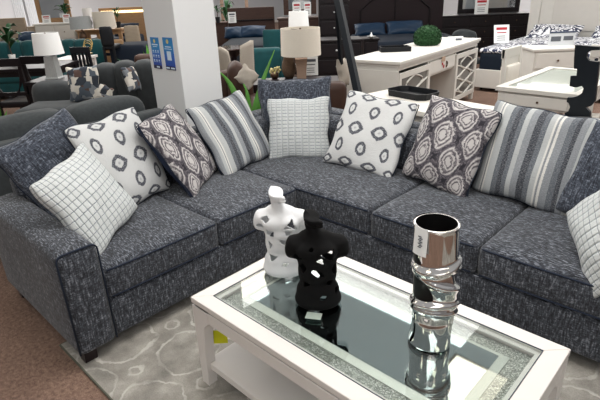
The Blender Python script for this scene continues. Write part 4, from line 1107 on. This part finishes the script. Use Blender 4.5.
# brown recliner, brown sofa
S = span(217, 63, 254, 100, 4.95); r = backsofa('recliner', 'brown leather recliner right of the pillar foot', (S[0], S[1], S[2] * .95, 0, S[4], S[5] + R(12)), 'brownlea', .6, .42, cushions=1, armh=.62)
p = PX(247, 77, 4.5); throw_pillow(Vector((p.x, p.y, p.z)), (S[5] - .2, -.4, .6), .19, .17, .09, 'beige', 'beige', None, 'small taupe throw pillow leaning on the brown recliner', 71)
S = span(262, 81, 346, 100, 4.45); backsofa('leather_sofa', 'brown leather sofa behind the corner of the sectional', (S[0], S[1], S[2], 0, S[4], S[5]), 'brownlea', .35, .42, cushions=0, arm=False, facing=False)
p = PX(343, 72, 4.72); throw_pillow(Vector((p.x, p.y, p.z)), (R(108), -.2, .1), .20, .26, .09, 'beige', 'beige', None, 'cream patterned pillow leaning on the brown sofa by the leaning post', 73)
# side table with lamp, vase, flowers, card
LZ = .70
c = U(301, 81, LZ); slab_table('lamp_table', 'dark side table under the large central lamp', c.x - .05, c.y + .05, 1.0, .40, LZ, R(44), 'darkwood')
S = on(281, 27, 321, 81, LZ); lamp('large drum-shade lamp with a squared limed wood base, centre of the back row', S, LZ, .52, 'shade', 'lampwood', 'block', r2=.97)
S = on(281.5, 55, 296, 79, LZ); r = T('rattan_vase', 'brown woven rattan vase left of the large central lamp', 'vase', S, None, LZ); hh = S[4] - LZ; w = S[2] / 2
bm = newbm(); lathe(bm, [(w * .55, 0), (w * .95, hh * .3), (w, hh * .55), (w * .7, hh * .88), (w * .6, hh), (w * .5, hh), (w * .5, hh * .8)], 24); obj('body', bm, 'woven', r, True)
S = on(268, 67, 281, 79, LZ); r = T('dried_bouquet', 'small golden dried flower bunch beside the woven vase', 'flowers', S, None, LZ); bm = newbm(); rr_ = random.Random(3)
bm2 = newbm(); lathe(bm2, [(.03, 0), (.05, .03), (.04, .07), (.035, .07)], 16); obj('bowl', bm2, 'bronze', r, True)
for k in range(40): bmesh.ops.create_icosphere(bm, subdivisions=1, radius=rr_.uniform(.008, .016), matrix=Matrix.Translation((rr_.gauss(0, .03), rr_.gauss(0, .03), rr_.uniform(.06, .12))))
MT['straw'] = mat('straw flower', 'C9BE8A', .9, var=.3, scale=40); o = obj('flower_heads', bm, 'straw', r); o['kind'] = 'stuff'
S = on(304, 56, 318, 76, LZ); card('white information card right of the large central lamp base', S, LZ, lean=.12, red=False)
S = span(288, 11, 309, 27.5, 6.6); slab_table('lamp_table', 'dark side table hidden behind the large central lamp', S[0], S[1], .5, .4, .62, R(44), 'darkwood')
lamp('smaller white drum lamp peeking above the large central lamp', (S[0], S[1], S[2], 0, S[4], S[5]), .62, .33, 'shadew', 'silver', 'urn', r2=.9)
# leaning post
A = PX(336, -10, 4.25); B = PX(359, 99, 4.15); d = (B - A); foot = A + d * (A.z / (A.z - B.z))
r = thing('leaning_easel', 'tall dark metal easel leg leaning across the back of the store', 'easel', (foot.x, foot.y, 0))
bm = newbm(); sqbar(bm, A - foot.xyz * 1 if False else Vector(A) - Vector((foot.x, foot.y, 0)), Vector((0, 0, .01)), .055, .05); obj('front_leg', bm, 'gunmetal', r)
bm = newbm(); q = A - Vector((foot.x, foot.y, 0)); sqbar(bm, q, Vector((q.x * 1.0 - .15, q.y + .35, .0)), .03); obj('rear_leg', bm, 'gunmetal', r)
bm = newbm(); box(bm, -.03, .10, -.03, .03, 0, .012); obj('foot', bm, 'gunmetal', r)
# green leaved plants behind the corner
b0 = PX(249, 118, 4.0); r = thing('potted_plant', 'potted plant with long bright green blades behind the sofa corner', 'plant', (b0.x, b0.y, 0))
bm = newbm(); lathe(bm, [(.10, 0), (.13, .34), (.12, .34), (.11, .3), (0, .3)], 24); obj('pot', bm, 'potd', r, 'auto')
def blade(pts, wd):
    bm = newbm(); prev = None; n_ = 10
    P_ = [Vector(q) - Vector((b0.x, b0.y, 0)) for q in pts]; side = Vector((RT.x, RT.y, 0)).normalized()
    for k in range(n_ + 1):
        u = k / n_; q = P_[0] * (1-u)**3 + P_[1] * 3*u*(1-u)**2 + P_[2] * 3*u*u*(1-u) + P_[3] * u**3
        w_ = wd * math.sin(PI * (.08 + .90 * u) ** .8); vv = [bm.verts.new(q + side * w_ / 2 + Vector((0, .01, w_*.2))), bm.verts.new(q), bm.verts.new(q - side * w_ / 2 + Vector((0, .01, w_*.2)))]
        if prev: bm.faces.new((prev[0], prev[1], vv[1], vv[0])); bm.faces.new((prev[1], prev[2], vv[2], vv[1]))
        prev = vv
    o = obj('leaf', bm, 'leaf', r, True); md = o.modifiers.new('s', 'SOLIDIFY'); md.thickness = .002
for pts, wd in (([(b0.x, b0.y, .3), PX(250, 125, 4.0), PX(256, 92, 4.0), PX(274, 50, 4.05)], .065), ([(b0.x, b0.y, .3), PX(240, 105, 4.0), PX(232, 82, 4.0), PX(217, 71, 3.95)], .06),
                ([(b0.x, b0.y, .3), PX(247, 120, 3.95), PX(250, 98, 3.9), PX(243, 84, 3.9)], .05), ([(b0.x, b0.y, .3), PX(244, 118, 3.95), PX(236, 108, 3.9), PX(226, 100, 3.85)], .05), ([(b0.x, b0.y, .3), PX(254, 118, 4.0), PX(262, 105, 4.0), PX(270, 84, 4.1)], .04)): blade(pts, wd)
p = PX(281, 52, 6.4)

# ================================================================== left
# charcoal loveseat back-to-back with the sectional
r = backsofa('loveseat', 'charcoal chenille loveseat seen from behind, back to back with the sectional', (-2.50, -.02, 1.36, 0, .84, R(-90)), 'charcoal', .95, .45, cushions=2, armh=.6, facing=False)
r.rotation_euler = (0, 0, R(-90) ); r.location = (-2.59, .14, 0)
# channel-back sofa facing us
S = span(101, 58, 176, 110, 5.35)
backsofa('channel_sofa', 'charcoal velvet sofa with a channel-tufted curved back, left of the pillar', (S[0], S[1], S[2], 0, S[4], S[5] + R(8)), 'charcoal2', .7, .45, chan=4, arm=False)
S = span(36, 79, 74, 120, 5.3); r = T('swivel_chair', 'rounded charcoal velvet chair below the white lamp', 'chair', S)
bm = newbm(); cush(bm, -S[2]/2, S[2]/2, -.12, .12, .15, S[4], .11, .0, .02, n=6); obj('backrest', bm, 'charcoal2', r, True)
bm = newbm(); cush(bm, -S[2]/2, S[2]/2 + .25, -.6, -.05, .12, .60, .1, .02, n=5); obj('seat', bm, 'charcoal2', r, True)
bm = newbm(); lathe(bm, [(.22, 0), (.22, .02), (.04, .05), (.04, .14)], 20); obj('base', bm, 'black', r)
p = PX(84, 84, 5.02); throw_pillow(Vector((p.x, p.y, p.z)), (R(40), -.25, -.05), .34, .36, .12, 'angular', 'angular', None, 'throw pillow in a brown, cream and navy angular print on the charcoal velvet sofa', 81)
p = PX(131, 79, 4.98); throw_pillow(Vector((p.x, p.y, p.z)), (R(124), -.25, .1), .26, .25, .10, 'angular', 'charcoal2', None, 'small patterned throw pillow turned edge on, next to the pillar', 82)
p = PX(105, 93, 4.6); throw_pillow(Vector((p.x, p.y, p.z)), (R(30), -.3, .4), .16, .14, .07, 'angular', 'charcoal2', None, 'corner of a grey patterned cushion low between the two charcoal sofas', 83)
# silver lamp + table
S = on(36, 32, 64, 80, .72); lamp('white square-shade lamp with a tapered silver base at the left', (S[0], S[1], S[2], 0, S[4], S[5]), .72, .46, 'shadew', 'silver', 'taper', r2=.86)
slab_table('end_table', 'dark end table under the white square-shade lamp', S[0], S[1], .5, .5, .72, S[5], 'espresso2')
# dining set
yw = R(72)
c = U(20, 66, .76); slab_table('dining_table', 'dark wood dining table at the left holding the fiddle leaf plant', c.x - .1, c.y, 1.4, .75, .76, S[5], 'espresso2', top=.04)
S = span(-8, 57, 27, 110, 5.75); chair('dark wood cross-back dining chair at the left picture edge', (S[0], S[1], S[2], 0, S[4], S[5]), .46, 'espresso2', 'espresso2', 'cross')
S = span(28, 54, 62, 110, 5.9); chair('dark wood cross-back dining chair behind the white square-shade lamp', (S[0], S[1], S[2], 0, S[4], S[5]), .46, 'espresso2', 'espresso2', 'cross')
S = span(75, 46, 92, 80, 7.3); chair('dark barrel-back chair in front of the teal sofa', (S[0], S[1], S[2] * 1.1, 0, S[4], S[5]), .46, 'black', 'black', 'slat')
c = U(68, 58, .74); slab_table('dining_table', 'white topped table between the lamp and the barrel-back chair', c.x, c.y + .1, .5, .55, .74, R(40), 'white')
S = on(84, 39, 92, 54, .74); r = T('gold_sculpture', 'small gold looped wire sculpture in front of the teal sofa', 'sculpture', S, None, .74)
bm = newbm()
for k in range(3): tube(bm, [(.07 * math.cos(a_ * PI / 9) , .03 * (k - 1) + .02 * math.sin(a_ * PI / 9), .10 + .03 * k + .07 * math.sin(a_ * PI / 9)) for a_ in range(18)], .006, 6, True)
obj('loops', bm, 'gold', r, True)
bm = newbm(); lathe(bm, [(.05, 0), (.05, .015), (.012, .02), (.01, .05)], 16); obj('base', bm, 'gold', r)
p = U(13, 60, .76); plant('fiddle leaf plant in a white pot on the dark dining table', p.x, p.y, .76, .52, .20, 14, 'leafd', 'pot', .05, .08, .13, 'tree', 9)
p = PX(-3, 118, 4.3); plant('bright green bladed plant at the left picture edge', p.x - .02, p.y, 0, 1.02, .16, 9, 'leaf', 'potd', .10, .3, .05, 'blade', 21)
# teal sofa
S = span(-14, 39, 104, 62, 8.9); backsofa('curved_sofa', 'long teal velvet sofa with a channelled back across the left background', (S[0], S[1], S[2], 0, S[4], S[5]), 'teal', .8, .42, chan=9, arm=False)
# far left bed, dresser, mirror
S = span(-20, 18, 29, 60, 11.6); bed('pale oak bed with navy bedding in the far left corner', S, 'tan2', 'navy', 2.1, .72)
S = span(17, 30, 33, 37, 10.9); bed_pillow('navy pillow on the pale oak bed', (S[0], S[1], S[2], .72, .9, S[5]), 'navysat', tilt=-.8)
S = span(31, 26, 38, 60, 11.4); chest('nightstand', 'narrow brown nightstand between the oak bed and the white dresser', 'nightstand', (S[0], S[1], S[2], 0, S[4], S[5]), 'tan2', 2, 1, .4)
S = span(37.5, 23, 77, 60, 11.4); r, h = chest('dresser', 'white dresser with bronze knobs under the oak framed mirror', 'dresser', (S[0], S[1], S[2], 0, S[4], S[5]), 'white2', 3, 2, .45)
S2 = span(35, -16, 69, 23, 11.6); framed_mirror('oak framed mirror standing on the white dresser', (S2[0], S2[1], S2[2], h, S2[4], S2[5]), 'tan', .1)
S = span(42, 15, 50.5, 24, 11.3); card('white price card at the left foot of the oak mirror', (S[0], S[1], S[2], 0, S[4], S[5]), h, lean=.1)
S = span(62.5, 14, 70, 23, 11.3); card('white price card at the right foot of the oak mirror', (S[0], S[1], S[2], 0, S[4], S[5]), h, lean=.1)
p = PX(66, 20, 11.55); plant('leafy plant behind the right-hand price card on the white dresser', p.x, p.y, h, .42, .22, 12, 'leafd', 'potd', .06, .1, .1, 'tree', 31)
S = span(-12, -6, 7, 14, 17.6); r = T('wall_mirror', 'round dark blue rimmed mirror high on the far left wall', 'mirror', (S[0], S[1], S[2], 0, 0, S[5]), None, (S[3] + S[4]) / 2)
bm = newbm(); tube(bm, [(.38 * math.cos(a_ * PI / 16), 0, .38 * math.sin(a_ * PI / 16)) for a_ in range(32)], .035, 8, True); obj('rim', bm, 'navysat', r, True)
bm = newbm(); bmesh.ops.create_circle(bm, cap_ends=True, radius=.37, segments=32, matrix=Matrix.Rotation(PI/2, 4, 'X')); obj('glass', bm, 'mirror', r)
for (xa, xb, lab) in ((9, 22, 'white curtain panel on the far left wall, nearer the corner mirror'), (24, 36, 'white curtain panel on the far left wall, beside the oak mirror')):
    S = span(xa, -40, xb, 40, 17.0); r = T('curtain', lab, 'curtain', S)
    bm = newbm(); w = S[2]; N_ = 40; A_ = []; B_ = []
    for k in range(N_ + 1):
        xx_ = -w/2 + w * k / N_; yy_ = .05 * math.sin(k * 1.1); A_.append(bm.verts.new((xx_, yy_, .02))); B_.append(bm.verts.new((xx_, yy_, 2.7)))
    for k in range(N_): bm.faces.new((A_[k], A_[k+1], B_[k+1], B_[k]))
    obj('fabric', bm, 'curtain', r, True)
    bm = newbm(); bar(bm, (-w/2 - .1, 0, 2.72), (w/2 + .1, 0, 2.72), .02); obj('rod', bm, 'bronze', r)
# lamps behind the teal sofa
for (xa, ya, xb, yb, t, ms, lab, frac, mb) in ((70, 16.5, 91, 29, 9.8, 'shadeg', 'lamp with a flecked grey drum shade above the teal sofa', .42, 'bronze'), (82.5, 8, 92, 17, 11.2, 'shadew', 'small white lamp behind the flecked grey one', .42, 'charcoal'), (93, 11.5, 115, 28, 10.0, 'shade', 'wide beige drum lamp left of the lit headboard', .45, 'lampwood')):
    S = span(xa, ya, xb, yb, t); zz = S[4] - (S[4] - S[3]) / frac
    lamp(lab, (S[0], S[1], S[2], 0, S[4], S[5]), zz, frac, ms, mb, 'urn', r2=.93)
    slab_table('console_table', 'wooden stand carrying the ' + lab.replace('lamp with a ', '').replace(' lamp', ' lamp').split(' above')[0].split(' left')[0].split(' behind')[0], S[0], S[1], .55, .4, zz, S[5], 'tan')
S = span(103, 7, 147, 60, 12.4); r, hb_ = bed('tan oak bed whose headboard has a lit strip', S, 'tan', 'navy', 1.3, .7)
bm = newbm(); w = S[2]; box(bm, -w/2 + .06, w/2, -.04, -.025, S[4] - .12, S[4] - .07); obj('light_strip', bm, emis('warm strip', 'FFE9B0', 3.0), hb_)
S = span(113, 23, 139, 28, 11.6); bed_pillow('dark pillow row on the tan oak bed with the lit headboard', (S[0], S[1], S[2] * .95, .72, .95, S[5]), 'navy', tilt=-.6)
S = span(122, 35, 162, 62, 9.3); bed('low bed with navy bedding just left of the pillar', (S[0], S[1], S[2], 0, .78, S[5]), 'navy', 'navy', .9, .80)
S = span(84, 28, 128, 60, 10.6); slab_table('desk', 'tan oak desk behind the tall black chair', S[0], S[1], S[2], .5, S[4], S[5], 'tan')
DZ = S[4]
p = PX(118, 24, 10.5); plant('slim potted plant on the tan oak desk', p.x, p.y, DZ, .42, .10, 10, 'leafd', 'potd', .06, .12, .07, 'tree', 41)
S = span(127, 25, 140, 60, 9.6); chair('woven tan chair beside the tan oak desk', (S[0], S[1], S[2] * 1.1, 0, S[4], S[5]), .46, 'tan', 'tan2', 'solid', .3)
S = span(102, 26, 114, 62, 8.2); chair('tall black slat-back counter chair in front of the tan desk', (S[0], S[1], S[2], 0, S[4], S[5]), .82, 'black', 'black', 'solid', .32, name='counter_chair')
S = span(112, 39, 125, 62, 8.7); chair('plain tan wood chair behind the tall black one', (S[0], S[1], S[2] * .9, 0, S[4], S[5]), .3, 'tan', 'tan', 'solid', .3)
S = span(136, 53, 175, 64, 6.4); backsofa('leather_sofa', 'brown leather sofa top showing behind the channel-tufted sofa', (S[0], S[1], S[2], 0, S[4], S[5]), 'brownlea', .4, .45, cushions=0, arm=False, facing=False)
p = PX(138, 56, 6.9); plant('broad leaved plant with white edges behind the channel-tufted sofa', p.x, p.y, 0, .95, .32, 12, 'leafd', 'pot', .13, .35, .09, 'blade', 51)
p = PX(150, 58, 6.6); plant('bright green plant tucked against the left of the pillar', p.x, p.y, 0, 1.15, .12, 7, 'leaf', 'pot', .12, .3, .08, 'blade', 53)
S = span(277, 48, 282, 56, 5.6); 
# ------------------------------------------------------------------ lights / world
def area(name, loc, size, power, rot=(0, 0, 0), c=(1, .98, .95), sy=None):
    l = bpy.data.lights.new(name, 'AREA'); l.energy = power; l.size = size; l.color = c
    if sy: l.shape = 'RECTANGLE'; l.size_y = sy
    o = bpy.data.objects.new(name, l); col.objects.link(o); o.location = loc; o.rotation_euler = rot; return o
area('store_light_near', (-.3, .4, CZ - .06), 1.6, 52)
area('store_light_left', (-4.8, 1.8, CZ - .06), 3.0, 80)
area('store_light_mid', (-2.4, 4.6, CZ - .06), 3.0, 85)
area('store_light_far', (-8.5, 8.0, CZ - .06), 4.0, 170)
area('fill_far_left', (-14.5, 5, CZ - .06), 4.0, 330)  # extra unseen fill lamp, added to brighten the far left wall
area('fill_far_back', (-5.5, 14.5, CZ - .06), 4.0, 260)  # second added fill, lifts the far back of the store
area('store_light_right', (.8, 5.8, CZ - .06), 3.0, 80)
area('store_light_front', (2.6, -2.6, CZ - .06), 2.5, 62)
w = bpy.data.worlds.new('world'); scene.world = w; w.use_nodes = True
bg = w.node_tree.nodes['Background']; bg.inputs[0].default_value = (.9, .95, 1, 1); bg.inputs[1].default_value = .5
scene.view_settings.view_transform = 'Standard'
scene.view_settings.look = 'None'
scene.view_settings.exposure = .22
